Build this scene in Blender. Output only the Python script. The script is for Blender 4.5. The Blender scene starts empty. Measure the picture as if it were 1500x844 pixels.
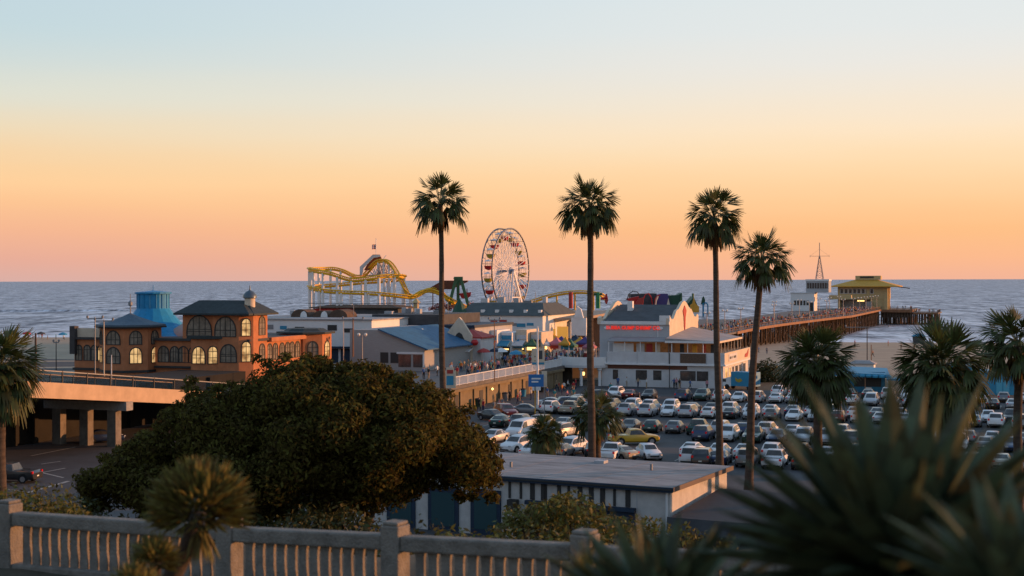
import bpy, bmesh, math, random
import numpy as np
from mathutils import Vector, Matrix
random.seed(11); rng = np.random.default_rng(5)
R = math.radians
sc = bpy.context.scene
COL = sc.collection
F = 50 / 36 * 1500          # focal length in photo pixels
CZ = 20.0                   # eye height above the sea

# ------------------------------------------------------------------ helpers
def hz(px): return 410 - .0024 * (px - 750)
def at(px, py, D): return Vector(((px - 750) / F * D, D, CZ + (hz(px) - py) / F * D))
AX = Vector((.342, .94, 0)); BX = Vector((.94, -.342, 0)); PO = Vector((9.3, 243, 0)); AN = math.atan2(-.342, .94)
def W(t, s, z=0):           # pier frame: t to the right of its edge, s out to sea
    p = PO + AX * s + BX * t; return Vector((p.x, p.y, z))
def ts(px, D):
    r = Vector(((px - 750) / F * D, D, 0)) - PO
    return r.dot(BX), r.dot(AX)
def zz(px, py, D): return CZ + (hz(px) - py) / F * D

MATS = {}
def mat(name, col, rough=.7, metal=0., var=.0, scale=2., bump=0., bscale=20., spec=.35, emit=None, es=0., trans=0., coat=0., island=0., stretch=None):
    if name in MATS: return MATS[name]
    m = bpy.data.materials.new(name); m.use_nodes = True; nt = m.node_tree; N = nt.nodes; L = nt.links
    b = N['Principled BSDF']; b.inputs['Base Color'].default_value = (*col, 1); b.inputs['Roughness'].default_value = rough
    b.inputs['Metallic'].default_value = metal; b.inputs['Specular IOR Level'].default_value = spec
    b.inputs['Coat Weight'].default_value = coat; b.inputs['Coat Roughness'].default_value = .08
    tc = None
    if var or bump:
        tc = N.new('ShaderNodeTexCoord'); src = tc.outputs['Object']
        if stretch:
            mp = N.new('ShaderNodeMapping'); mp.inputs['Scale'].default_value = stretch; L.new(src, mp.inputs[0]); src = mp.outputs[0]
    if var:
        n = N.new('ShaderNodeTexNoise'); n.inputs['Scale'].default_value = scale; n.inputs['Detail'].default_value = 6; n.inputs['Roughness'].default_value = .65
        L.new(src, n.inputs['Vector'])
        r = N.new('ShaderNodeMapRange'); r.inputs[1].default_value = .3; r.inputs[2].default_value = .7; r.inputs[3].default_value = 1 - var; r.inputs[4].default_value = 1 + var
        L.new(n.outputs[0], r.inputs[0])
        mx = N.new('ShaderNodeMix'); mx.data_type = 'RGBA'; mx.blend_type = 'MULTIPLY'; mx.inputs[0].default_value = 1
        mx.inputs[6].default_value = (*col, 1); L.new(r.outputs[0], mx.inputs[7]); L.new(mx.outputs[2], b.inputs['Base Color'])
    if island:
        g = N.new('ShaderNodeNewGeometry'); r = N.new('ShaderNodeMapRange'); r.inputs[3].default_value = 1 - island; r.inputs[4].default_value = 1 + island
        L.new(g.outputs['Random Per Island'], r.inputs[0])
        h = N.new('ShaderNodeHueSaturation'); h.inputs['Color'].default_value = (*col, 1); L.new(r.outputs[0], h.inputs['Value'])
        r2 = N.new('ShaderNodeMapRange'); r2.inputs[3].default_value = .47; r2.inputs[4].default_value = .53; L.new(g.outputs['Random Per Island'], r2.inputs[0]); L.new(r2.outputs[0], h.inputs['Hue'])
        L.new(h.outputs[0], b.inputs['Base Color'])
    if bump:
        n2 = N.new('ShaderNodeTexNoise'); n2.inputs['Scale'].default_value = bscale; n2.inputs['Detail'].default_value = 5; L.new(src, n2.inputs['Vector'])
        bp = N.new('ShaderNodeBump'); bp.inputs['Strength'].default_value = bump; bp.inputs['Distance'].default_value = .05; L.new(n2.outputs[0], bp.inputs['Height']); L.new(bp.outputs[0], b.inputs['Normal'])
    if emit: b.inputs['Emission Color'].default_value = (*emit, 1); b.inputs['Emission Strength'].default_value = es
    if trans:
        t = N.new('ShaderNodeBsdfTranslucent'); ms = N.new('ShaderNodeMixShader'); ms.inputs[0].default_value = trans
        if b.inputs['Base Color'].links: L.new(b.inputs['Base Color'].links[0].from_socket, t.inputs[0])
        else: t.inputs[0].default_value = (*col, 1)
        L.new(b.outputs[0], ms.inputs[1]); L.new(t.outputs[0], ms.inputs[2]); L.new(ms.outputs[0], N['Material Output'].inputs[0])
    MATS[name] = m; return m

class MB:
    """collects geometry; build() links it as one mesh object; 'off' is subtracted so parts sit in their thing's frame"""
    def __init__(s, off=(0, 0, 0)): s.v = []; s.f = []; s.m = []; s.cur = 0; s.off = Vector(off)
    def add(s, vs, fs):
        o = len(s.v); s.v += [tuple(v) for v in vs]; s.f += [tuple(i + o for i in f) for f in fs]; s.m += [s.cur] * len(fs)
    def hexa(s, p): s.add(p, [(0, 3, 2, 1), (4, 5, 6, 7), (0, 1, 5, 4), (1, 2, 6, 5), (2, 3, 7, 6), (3, 0, 4, 7)])
    def box(s, x0, x1, y0, y1, z0, z1):
        s.hexa([(x0, y0, z0), (x1, y0, z0), (x1, y1, z0), (x0, y1, z0), (x0, y0, z1), (x1, y0, z1), (x1, y1, z1), (x0, y1, z1)])
    def prism(s, pts, z0, z1):
        n = len(pts); g = lambda z, i: z[i] if hasattr(z, '__len__') else z
        s.add([(p[0], p[1], g(z0, i)) for i, p in enumerate(pts)] + [(p[0], p[1], g(z1, i)) for i, p in enumerate(pts)],
              [tuple(range(n - 1, -1, -1)), tuple(range(n, 2 * n))] + [(i, (i + 1) % n, n + (i + 1) % n, n + i) for i in range(n)])
    def ext(s, pts, vec):       # 3D polygon extruded along vec
        n = len(pts); vec = Vector(vec); P = [Vector(p) for p in pts]
        s.add(P + [p + vec for p in P], [tuple(range(n - 1, -1, -1)), tuple(range(n, 2 * n))] + [(i, (i + 1) % n, n + (i + 1) % n, n + i) for i in range(n)])
    def poly(s, pts): s.add(pts, [tuple(range(len(pts)))])
    def bar(s, p, q, w, h=None):
        p = Vector(p); q = Vector(q); d = (q - p); h = h or w
        if d.length < 1e-6: return
        d.normalize(); u = d.cross(Vector((0, 0, 1)))
        u = Vector((1, 0, 0)) if u.length < 1e-3 else u.normalized(); v = u.cross(d); u = u * w / 2; v = v * h / 2
        s.hexa([p - u - v, p + u - v, p + u + v, p - u + v, q - u - v, q + u - v, q + u + v, q - u + v])
    def tube(s, pts, r, n=8, cap=True):
        P = [Vector(p) for p in pts]; k = len(P); vs = []; prev = None
        for i, p in enumerate(P):
            d = (P[min(i + 1, k - 1)] - P[max(i - 1, 0)]).normalized()
            if prev is None:
                u = d.cross(Vector((0, 0, 1))); u = Vector((1, 0, 0)) if u.length < 1e-2 else u.normalized()
            else:
                u = (prev - d * prev.dot(d)); u = u.normalized() if u.length > 1e-5 else Vector((1, 0, 0))
            prev = u; w = d.cross(u); rr = r[i] if hasattr(r, '__len__') else r
            vs += [p + (u * math.cos(2 * math.pi * j / n) + w * math.sin(2 * math.pi * j / n)) * rr for j in range(n)]
        fs = [(i * n + j, i * n + (j + 1) % n, (i + 1) * n + (j + 1) % n, (i + 1) * n + j) for i in range(k - 1) for j in range(n)]
        if cap: fs += [tuple(range(n - 1, -1, -1)), tuple(range((k - 1) * n, k * n))]
        s.add(vs, fs)
    def lathe(s, prof, n=16, c=(0, 0, 0), a0=0):
        vs = [(c[0] + r * math.cos(a0 + 2 * math.pi * j / n), c[1] + r * math.sin(a0 + 2 * math.pi * j / n), c[2] + z) for r, z in prof for j in range(n)]
        k = len(prof)
        s.add(vs, [(i * n + j, i * n + (j + 1) % n, (i + 1) * n + (j + 1) % n, (i + 1) * n + j) for i in range(k - 1) for j in range(n)] + [tuple(range(n - 1, -1, -1)), tuple(range((k - 1) * n, k * n))])
    def hip(s, x0, x1, y0, y1, z0, z1, inset, thick=.25):
        s.box(x0, x1, y0, y1, z0, z0 + thick); z0 += thick
        w = min(x1 - x0, y1 - y0) / 2 * inset
        s.add([(x0, y0, z0), (x1, y0, z0), (x1, y1, z0), (x0, y1, z0), (x0 + w, y0 + w, z1), (x1 - w, y0 + w, z1), (x1 - w, y1 - w, z1), (x0 + w, y1 - w, z1)],
              [(0, 1, 5, 4), (1, 2, 6, 5), (2, 3, 7, 6), (3, 0, 4, 7), (4, 5, 6, 7)])
    def mesh(s, name, mats, smooth=False, sharp=None):
        me = bpy.data.meshes.new(name); o = s.off
        me.from_pydata([(v[0] - o.x, v[1] - o.y, v[2] - o.z) for v in s.v], [], s.f)
        for m in (mats if isinstance(mats, (list, tuple)) else [mats]): me.materials.append(m)
        if any(s.m): me.polygons.foreach_set('material_index', s.m)
        if smooth: me.polygons.foreach_set('use_smooth', [True] * len(me.polygons))
        bm = bmesh.new(); bm.from_mesh(me); bmesh.ops.recalc_face_normals(bm, faces=bm.faces); bm.to_mesh(me); bm.free()
        if smooth and sharp: me.set_sharp_from_angle(angle=R(sharp))
        me.update(); return me
    def build(s, name, mats, parent=None, smooth=False, sharp=None):
        return link(name, s.mesh(name, mats, smooth, sharp), parent)
def link(name, me, parent=None):
    o = bpy.data.objects.new(name, me); COL.objects.link(o)
    if parent: o.parent = parent
    return o
def tag(o, label=None, cat=None, group=None, kind=None):
    if label: o['label'] = label
    if cat: o['category'] = cat
    if group: o['group'] = group
    if kind: o['kind'] = kind
    return o
def thing(name, label, cat, loc=(0, 0, 0), rz=0, group=None):
    o = bpy.data.objects.new(name, None); COL.objects.link(o); o.location = loc; o.rotation_euler = (0, 0, rz); o.empty_display_size = .3
    return tag(o, label, cat, group)
def pthing(name, label, cat, t, s, z, group=None):   # a thing in the pier frame; returns (empty, MB factory) so parts are written in (t, s, z)
    e = thing(name, label, cat, W(t, s, z), AN, group)
    return e, (lambda: MB((t, s, z)))
def dup(o, parent=None):
    c = o.copy(); COL.objects.link(c); c.parent = parent
    for ch in list(o.children): dup(ch, c)
    return c
def quads(name, V, mats, parent=None, nq=4, mi=None):   # fast numpy mesh of n-gons, V is (N, nq, 3)
    n = V.shape[0]; me = bpy.data.meshes.new(name)
    me.vertices.add(n * nq); me.vertices.foreach_set('co', V.reshape(-1).astype(np.float32))
    me.loops.add(n * nq); me.loops.foreach_set('vertex_index', np.arange(n * nq, dtype=np.int32))
    me.polygons.add(n); me.polygons.foreach_set('loop_start', np.arange(0, n * nq, nq, dtype=np.int32)); me.polygons.foreach_set('loop_total', np.full(n, nq, dtype=np.int32))
    for m in (mats if isinstance(mats, (list, tuple)) else [mats]): me.materials.append(m)
    if mi is not None: me.polygons.foreach_set('material_index', mi.astype(np.int32))
    me.update(calc_edges=True); me.validate()
    return link(name, me, parent)
def leaf_cloud(C, Nrm, size, ratio=.5):   # rhomboid leaves at C with rough normals
    n = len(C); rv = rng.normal(size=(n, 3)); nn = Nrm + rng.normal(size=(n, 3)) * .55; nn /= np.linalg.norm(nn, axis=1, keepdims=True)
    u = np.cross(nn, rv); u /= np.linalg.norm(u, axis=1, keepdims=True) + 1e-9; v = np.cross(nn, u)
    l = (size * rng.uniform(.5, 1.6, n))[:, None]
    return np.stack([C - u * l * .5, C + v * l * .5 * ratio + u * l * .05, C + u * l * .5, C - v * l * .5 * ratio + u * l * .05], 1)
def bush_cloud(lobes, per, size, jitter=.25, ratio=.5, low=-.5):
    Cs = []; Ns = []
    for (x, y, z, r, rzr) in lobes:
        n = int(per * r * r); d = rng.normal(size=(n * 2, 3)); d /= np.linalg.norm(d, axis=1, keepdims=True); d = d[d[:, 2] > low][:n]
        rad = r * (1 - np.abs(rng.normal(size=len(d))) * jitter)
        Cs.append(np.array([x, y, z]) + d * np.stack([rad, rad, rad * rzr], 1)); Ns.append(d)
    C = np.concatenate(Cs); N = np.concatenate(Ns)
    return leaf_cloud(C, N, size, ratio)
def text_mesh(name, s, size, m, parent, loc, rot, depth=.04, align='CENTER'):
    cu = bpy.data.curves.new(name, 'FONT'); cu.body = s; cu.size = size; cu.extrude = depth; cu.align_x = align; cu.align_y = 'CENTER'; cu.offset = size * .02
    o = bpy.data.objects.new('tmp', cu); COL.objects.link(o); dg = bpy.context.evaluated_depsgraph_get(); me = bpy.data.meshes.new_from_object(o.evaluated_get(dg)); bpy.data.objects.remove(o)
    me.materials.clear(); me.materials.append(m); r = link(name, me, parent); r.location = loc; r.rotation_euler = rot; return r

# ------------------------------------------------------------------ materials
m_conc = mat('concrete', (.30, .29, .28), .85, var=.22, scale=3, bump=.25, bscale=25)
m_rail = mat('weathered_concrete', (.19, .172, .15), .9, var=.3, scale=4, bump=.5, bscale=30)
m_asph = mat('asphalt', (.055, .055, .058), .85, var=.3, scale=.25, bump=.2, bscale=8)
m_lot = mat('lot_asphalt', (.06, .06, .064), .85, var=.35, scale=.18, bump=.2, bscale=8)
m_deck = mat('deck_boards', (.13, .12, .115), .8, var=.25, scale=.6, bump=.2, bscale=4)
m_line = mat('road_paint', (.34, .33, .3), .8, var=.3, scale=2)
m_sand = mat('sand', (.36, .28, .2), .95, var=.14, scale=.12, bump=.3, bscale=.8)
m_dirt = mat('dirt', (.07, .06, .04), .95, var=.4, scale=1.2, bump=.4, bscale=6)
m_white = mat('white_paint', (.72, .72, .72), .6, var=.08, scale=.5)
m_offw = mat('offwhite_stucco', (.56, .56, .57), .75, var=.12, scale=.6)
m_cream = mat('cream_stucco', (.62, .52, .4), .75, var=.12, scale=.8)
m_grey = mat('grey_stucco', (.4, .41, .43), .8, var=.1, scale=.4)
m_dgrey = mat('dark_roofing', (.065, .068, .075), .8, var=.3, scale=.6)
m_roofg = mat('grey_roofing', (.3, .29, .29), .8, var=.25, scale=.35, stretch=(1, 4, 1))
m_brick = mat('orange_stucco', (.45, .17, .075), .8, var=.18, scale=.9, bump=.1, bscale=10)
m_slate = mat('slate_roof', (.03, .04, .042), .7, var=.3, scale=2)
m_teal = mat('blue_roof', (.012, .22, .44), .55, var=.15, scale=1.5)
m_navy = mat('navy_paint', (.012, .03, .06), .6, var=.2, scale=2)
m_bluer = mat('blue_sheet_roof', (.02, .1, .2), .6, var=.25, scale=1)
m_glass = mat('window_glass', (.06, .058, .055), .12, spec=.6, var=.6, scale=1.2)
m_glassw = mat('glowing_window', (.3, .2, .08), .15, emit=(1., .56, .16), es=.85, var=.0)  # panes emit on their own, mottled by noise; no lamp behind
nt = m_glassw.node_tree; N = nt.nodes; L = nt.links; g_ = N.new('ShaderNodeTexCoord'); q_ = N.new('ShaderNodeTexNoise'); q_.inputs['Scale'].default_value = .9; q_.inputs['Detail'].default_value = 4; L.new(g_.outputs['Object'], q_.inputs['Vector'])
h_ = N.new('ShaderNodeValToRGB'); h_.color_ramp.elements[0].position = .36; h_.color_ramp.elements[0].color = (.22, .1, .035, 1); h_.color_ramp.elements[1].position = .62; h_.color_ramp.elements[1].color = (1, .62, .26, 1); L.new(q_.outputs[0], h_.inputs[0]); L.new(h_.outputs[0], N['Principled BSDF'].inputs['Emission Color'])
m_frame = mat('dark_frame', (.035, .035, .035), .6)
m_black = mat('black_rubber', (.015, .015, .016), .8)
m_rim = mat('alloy_rim', (.4, .4, .42), .35, metal=.8)
m_yel = mat('yellow_track', (.8, .45, .015), .5, var=.15, scale=.3)
m_wood = mat('weathered_timber', (.1, .065, .045), .9, var=.35, scale=.8, bump=.4, bscale=4)
m_rust = mat('brown_timber_rail', (.26, .13, .07), .8, var=.3, scale=.7)
m_steel = mat('painted_steel', (.22, .23, .25), .5, metal=.3)
m_red = mat('red_paint', (.45, .02, .02), .45)
m_redlit = mat('red_sign_letters', (.6, .02, .02), .4, emit=(1, .05, .03), es=.55)
m_green = mat('green_paint', (.05, .13, .06), .5, var=.15)
m_green2 = mat('dark_green_roof', (.015, .07, .045), .6, var=.2)
m_purp = mat('violet_canvas', (.06, .05, .18), .6)
m_olive = mat('yellow_tile_roof', (.6, .31, .04), .7, var=.2, scale=1)
m_tan = mat('tan_wall', (.5, .38, .19), .75, var=.15)
m_wallp = mat('retaining_wall_render', (.19, .145, .085), .85, var=.25, scale=.5)
m_cyan = mat('light_blue_paint', (.035, .24, .4), .55, var=.12, scale=.8)
m_tail = mat('tail_light_plastic', (.5, .01, .01), .2, emit=(1, .02, .02), es=.08)
m_head = mat('headlight_glass', (.6, .6, .62), .1, spec=.8)
m_plate = mat('number_plate', (.7, .68, .6), .5)
m_wf = mat('galvanised_rim', (.17, .18, .2), .45, metal=.4)
m_whitest = mat('white_steel', (.75, .74, .74), .45)
m_lamp = mat('glowing_lamp', (.8, .6, .3), .4, emit=(1, .6, .2), es=2.5)
m_awr = mat('red_awning', (.4, .05, .04), .7)
m_leafp = mat('palm_leaf', (.055, .07, .02), .55, island=.45, trans=.25, spec=.3)
m_leafd = mat('dead_palm_leaf', (.11, .07, .03), .8, island=.4, trans=.15, spec=.2)
m_trunk = mat('palm_bark', (.075, .055, .042), .95, var=.4, scale=1, bump=.8, bscale=6, stretch=(1, 1, 5))
m_leaft = mat('tree_leaf', (.085, .07, .018), .7, island=.6, trans=.45, spec=.08)
m_bark = mat('tree_bark', (.06, .045, .035), .95, var=.3, scale=3, bump=.8, bscale=8)
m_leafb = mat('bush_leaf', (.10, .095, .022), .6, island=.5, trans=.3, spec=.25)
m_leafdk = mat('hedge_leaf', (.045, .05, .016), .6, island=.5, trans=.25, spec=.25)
m_agave = mat('agave_leaf', (.12, .15, .085), .5, island=.45, trans=.45, spec=.35)
m_yucca = mat('yucca_leaf', (.24, .21, .07), .5, island=.4, trans=.45, spec=.3)
m_skin = mat('skin', (.4, .24, .16), .6)
m_hair = mat('hair', (.03, .02, .015), .6)

# ------------------------------------------------------------------ sky, sun, camera
SUN_EL, SUN_AZ = 6.0, 78.0     # azimuth measured from the view direction towards the right
w = bpy.data.worlds.new("World"); sc.world = w; w.use_nodes = True; nt = w.node_tree; N = nt.nodes; L = nt.links
bg = N['Background']
sky = N.new('ShaderNodeTexSky'); sky.sky_type = 'NISHITA'; sky.sun_disc = False; sky.sun_elevation = R(SUN_EL); sky.sun_rotation = R(SUN_AZ); sky.air_density = 1.2; sky.dust_density = 2; sky.ozone_density = 1.5
tc = N.new('ShaderNodeTexCoord'); sep = N.new('ShaderNodeSeparateXYZ'); L.new(tc.outputs['Generated'], sep.inputs[0])
def lin(c): return tuple(((x / 255) / 12.92 if x < 10.3 else ((x / 255 + .055) / 1.055) ** 2.4) for x in c) + (1,)
ZS = (0.0, .0144, .0336, .0528, .067, .0767, .0863, .1003, .1238, .147, .17, .2, .34, .65, 1.0)
HIGH = [(182, 204, 222), (150, 178, 206), (128, 158, 192)]
LEFT = [(216, 174, 166), (230, 172, 154), (244, 182, 147), (252, 196, 147), (254, 207, 155), (250, 208, 158), (245, 211, 167), (237, 217, 184), (221, 222, 208), (204, 217, 216), (193, 214, 220), (189, 211, 222)] + HIGH
RIGHT = [(242, 180, 152), (251, 185, 142), (253, 191, 135), (254, 203, 150), (254, 211, 162), (254, 217, 172), (253, 223, 184), (252, 228, 197), (243, 230, 212), (235, 231, 224), (228, 231, 230), (222, 230, 232)] + HIGH
cm = N.new('ShaderNodeMapping'); cm.inputs['Scale'].default_value = (1.6, 1.6, 14); L.new(tc.outputs['Generated'], cm.inputs[0])
cn = N.new('ShaderNodeTexNoise'); cn.inputs['Scale'].default_value = 2.2; cn.inputs['Detail'].default_value = 5; L.new(cm.outputs[0], cn.inputs['Vector'])
cz = N.new('ShaderNodeMath'); cz.operation = 'MULTIPLY_ADD'; L.new(cn.outputs[0], cz.inputs[0]); cz.inputs[1].default_value = .016; cz.inputs[2].default_value = -.008
cc = N.new('ShaderNodeMath'); cc.operation = 'MULTIPLY'; L.new(cz.outputs[0], cc.inputs[0]); cr_ = N.new('ShaderNodeMapRange'); cr_.inputs[2].default_value = .05; L.new(sep.outputs[2], cr_.inputs[0]); L.new(cr_.outputs[0], cc.inputs[1])
ca = N.new('ShaderNodeMath'); ca.operation = 'ADD'; L.new(cc.outputs[0], ca.inputs[0]); L.new(sep.outputs[2], ca.inputs[1]); zsky = ca.outputs[0]
def sky_ramp(cols):
    r = N.new('ShaderNodeValToRGB'); cr = r.color_ramp; cr.interpolation = 'LINEAR'
    while len(cr.elements) < len(ZS): cr.elements.new(.5)
    for e, p, c in zip(cr.elements, ZS, cols): e.position = p; e.color = lin(c)
    L.new(zsky, r.inputs[0]); return r.outputs[0]
azr = N.new('ShaderNodeMapRange'); azr.interpolation_type = 'SMOOTHERSTEP'; azr.inputs[1].default_value = -.52; azr.inputs[2].default_value = .34; L.new(sep.outputs[0], azr.inputs[0])
ramp = N.new('ShaderNodeMix'); ramp.data_type = 'RGBA'; L.new(azr.outputs[0], ramp.inputs[0]); L.new(sky_ramp(LEFT), ramp.inputs[6]); L.new(sky_ramp(RIGHT), ramp.inputs[7])
# brighter and warmer round the sun's side, dimmer and bluer opposite
dt = N.new('ShaderNodeVectorMath'); dt.operation = 'DOT_PRODUCT'; dt.inputs[1].default_value = (math.sin(R(20)), math.cos(R(20)), 0); L.new(tc.outputs['Generated'], dt.inputs[0])
mr = N.new('ShaderNodeValToRGB'); mr.color_ramp.elements[0].position = .1; mr.color_ramp.elements[0].color = (.78, .8, .86, 1); mr.color_ramp.elements[1].position = .86; mr.color_ramp.elements[1].color = (1, 1, 1, 1)
mm = N.new('ShaderNodeMapRange'); mm.inputs[1].default_value = -1; mm.inputs[2].default_value = 1; L.new(dt.outputs['Value'], mm.inputs[0]); L.new(mm.outputs[0], mr.inputs[0])
e2 = mr.color_ramp.elements.new(.5); e2.color = (.88, .9, .94, 1)
mul = N.new('ShaderNodeMix'); mul.data_type = 'RGBA'; mul.blend_type = 'MULTIPLY'; mul.inputs[0].default_value = 1; L.new(ramp.outputs[2], mul.inputs[6]); L.new(mr.outputs[0], mul.inputs[7])
sk = N.new('ShaderNodeMix'); sk.data_type = 'RGBA'; sk.blend_type = 'ADD'; sk.inputs[0].default_value = 1
skm = N.new('ShaderNodeVectorMath'); skm.operation = 'SCALE'; skm.inputs[3].default_value = .008; L.new(sky.outputs[0], skm.inputs[0])
L.new(mul.outputs[2], sk.inputs[6]); L.new(skm.outputs[0], sk.inputs[7])
sc10 = N.new('ShaderNodeVectorMath'); sc10.operation = 'SCALE'; sc10.inputs[3].default_value = 10; L.new(sk.outputs[2], sc10.inputs[0])
L.new(sc10.outputs[0], bg.inputs[0]); bg.inputs[1].default_value = .1
sl = bpy.data.lights.new('sun', 'SUN'); sl.energy = 5.0; sl.angle = R(.6); sl.color = (1, .43, .16)
so = bpy.data.objects.new('sun', sl); COL.objects.link(so); so.rotation_euler = (R(90 - SUN_EL), 0, R(180 - SUN_AZ)); so.location = (300, 60, 60)
cam = bpy.data.cameras.new('camera'); co = bpy.data.objects.new('camera', cam); COL.objects.link(co); sc.camera = co
co.location = (0, 0, CZ); co.rotation_euler = (R(90), 0, 0); co.rotation_euler = (Matrix.Rotation(R(90), 3, 'X') @ Matrix.Rotation(R(-.1375), 3, 'Z')).to_euler()
cam.lens = 50; cam.sensor_width = 36; cam.shift_y = -.008; cam.clip_start = .1; cam.clip_end = 1e5
cam.dof.use_dof = True; cam.dof.focus_distance = 190; cam.dof.aperture_fstop = 2.2
sc.view_settings.view_transform = 'Standard'; sc.view_settings.look = 'None'; sc.view_settings.exposure = 0; sc.view_settings.gamma = 1
sc.cycles.use_denoising = True; sc.cycles.max_bounces = 6; sc.cycles.transparent_max_bounces = 8; sc.cycles.caustics_reflective = False; sc.cycles.caustics_refractive = False

# ------------------------------------------------------------------ terrain, beach, sea
def lerp(a, b, k): return a + (b - a) * k
HP = [(-30, 18.3), (0, 18.3), (8, 17.2), (14, 16.3), (21, 16.0), (24, 15.2), (30, 13.2), (45, 8.2), (60, 4), (78, 2), (256, 2), (263, 1.2), (300, .7), (380, -.4), (420, -1.5), (560, -4)]
def ground(x, y):
    h = HP[-1][1]
    for (a, ha), (b, hb) in zip(HP, HP[1:]):
        if y <= b: h = lerp(ha, hb, max(0, (y - a) / (b - a))); break
    if y < 60: h += .12 * math.sin(x * 1.7 + y) * math.cos(y * .9)
    h += 1.0 * math.exp(-((x - 1.1) ** 2 + (y - 4) ** 2) / .8)
    return h
def shore(x): return 471 - .2 * x
def beach(x, y): d = shore(x) - y; return min(1.95, d * .0125) if d > 0 else d * .03
def sheet(name, xs, ys, h, m, kind='structure'):
    mb = MB(); nx = len(xs)
    mb.v = [(x, y, h(x, y)) for y in ys for x in xs]
    mb.f = [(j * nx + i, j * nx + i + 1, (j + 1) * nx + i + 1, (j + 1) * nx + i) for j in range(len(ys) - 1) for i in range(nx - 1)]; mb.m = [0] * len(mb.f)
    return tag(mb.build(name, m, None, True), kind=kind)
fx = [-1500, -900, -500, -300, -200, -140, -100, -70] + [-50 + i for i in range(0, 101, 2)] + [70, 100, 140, 200, 300, 500, 900, 1500]
fy = [-30, -15, -5] + [i * .7 for i in range(0, 45)] + list(range(32, 84, 3)) + list(range(90, 240, 15)) + [250, 256, 263, 270, 285] + list(range(300, 580, 20))
sheet('ground', fx, fy, ground, m_dirt)
bx = [-1500 + 50 * i for i in range(61)]; by = list(range(255, 800, 8))
sheet('beach', bx, by, lambda x, y: beach(x, y) + (.08 * math.sin(x * .31 + y * .5) * math.cos(y * .22) if y < shore(x) - 10 else 0) + .06, m_sand)
# sea
m_sea = bpy.data.materials.new('sea_water'); m_sea.use_nodes = True; nt = m_sea.node_tree; N = nt.nodes; L = nt.links; b = N['Principled BSDF']
b.inputs['Roughness'].default_value = .22; b.inputs['IOR'].default_value = 1.33
tcs = N.new('ShaderNodeTexCoord')
def noise(scale, stretch, detail=4):
    mp = N.new('ShaderNodeMapping'); mp.inputs['Scale'].default_value = stretch; L.new(tcs.outputs['Object'], mp.inputs[0])
    n = N.new('ShaderNodeTexNoise'); n.inputs['Scale'].default_value = scale; n.inputs['Detail'].default_value = detail; n.inputs['Roughness'].default_value = .6; L.new(mp.outputs[0], n.inputs['Vector']); return n.outputs[0]
def math_(op, a, bb=None, c=None):
    n = N.new('ShaderNodeMath'); n.operation = op
    for i, v in enumerate((a, bb, c)):
        if v is None: continue
        if isinstance(v, (int, float)): n.inputs[i].default_value = v
        else: L.new(v, n.inputs[i])
    return n.outputs[0]
n1 = noise(.22, (.45, 1, 1)); n2 = noise(.035, (.3, 1, 1), 6); n3 = noise(.008, (.25, 1, 1), 3)
hgt = math_('ADD', math_('MULTIPLY', n1, .8), math_('MULTIPLY', n2, 3.2))
bp = N.new('ShaderNodeBump'); bp.inputs['Strength'].default_value = .9; bp.inputs['Distance'].default_value = 1.6; L.new(hgt, bp.inputs['Height']); L.new(bp.outputs[0], b.inputs['Normal'])
sp = N.new('ShaderNodeSeparateXYZ'); L.new(tcs.outputs['Object'], sp.inputs[0])
dsh = math_('SUBTRACT', math_('ADD', sp.outputs[1], math_('MULTIPLY', sp.outputs[0], .2)), 471)    # metres out from the shoreline
nf = noise(.05, (.28, 1, 1), 5)
f1 = math_('LESS_THAN', math_('ADD', dsh, math_('MULTIPLY', nf, -60)), -9)
f2 = math_('MULTIPLY', math_('LESS_THAN', math_('ABSOLUTE', math_('SUBTRACT', math_('ADD', dsh, math_('MULTIPLY', n2, 40)), 62)), 5), math_('GREATER_THAN', nf, .47))
f3 = math_('MULTIPLY', math_('GREATER_THAN', n1, .73), math_('LESS_THAN', dsh, 900))
foam = math_('MINIMUM', math_('ADD', math_('ADD', f1, f2), math_('MULTIPLY', f3, .5)), 1)
f4 = math_('MULTIPLY', math_('MULTIPLY', math_('GREATER_THAN', math_('ADD', nf, math_('MULTIPLY', dsh, -.0009)), .44), math_('LESS_THAN', dsh, 150)), .5); foam = math_('MAXIMUM', foam, f4)
cmx = N.new('ShaderNodeMix'); cmx.data_type = 'RGBA'; cmx.inputs[6].default_value = (.085, .094, .112, 1); cmx.inputs[7].default_value = (.55, .55, .58, 1); L.new(foam, cmx.inputs[0])
# rough water seen at a grazing angle: facets facing the eye show the water body, the others mirror the upper sky
dif = N.new('ShaderNodeBsdfDiffuse'); glo = N.new('ShaderNodeBsdfAnisotropic'); glo.inputs['Roughness'].default_value = .42; ms = N.new('ShaderNodeMixShader')
L.new(cmx.outputs[2], dif.inputs[0]); L.new(bp.outputs[0], glo.inputs['Normal']); glo.inputs[0].default_value = (.9, .92, 1, 1)
n4 = noise(.4, (1, .14, 1), 6); n5 = noise(.07, (1, .2, 1), 8)
slope = math_('ADD', math_('MULTIPLY', n4, .5), math_('MULTIPLY', n5, .5))
mrs = N.new('ShaderNodeMapRange'); mrs.inputs[1].default_value = .4; mrs.inputs[2].default_value = .6; mrs.inputs[3].default_value = .06; mrs.inputs[4].default_value = .8; L.new(slope, mrs.inputs[0])
L.new(mrs.outputs[0], ms.inputs[0]); L.new(dif.outputs[0], ms.inputs[1]); L.new(glo.outputs[0], ms.inputs[2]); L.new(ms.outputs[0], N['Material Output'].inputs[0])
sxs = [-40000, -12000, -4000, -2000, -1000, -600, -300, -150, 0, 150, 300, 600, 1000, 2000, 4000, 12000, 40000]; sys_ = [410, 460, 520, 600, 700, 850, 1100, 1500, 2500, 4500, 9000, 20000, 45000]
sheet('sea', sxs, sys_, lambda x, y: 0, m_sea)

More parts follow.
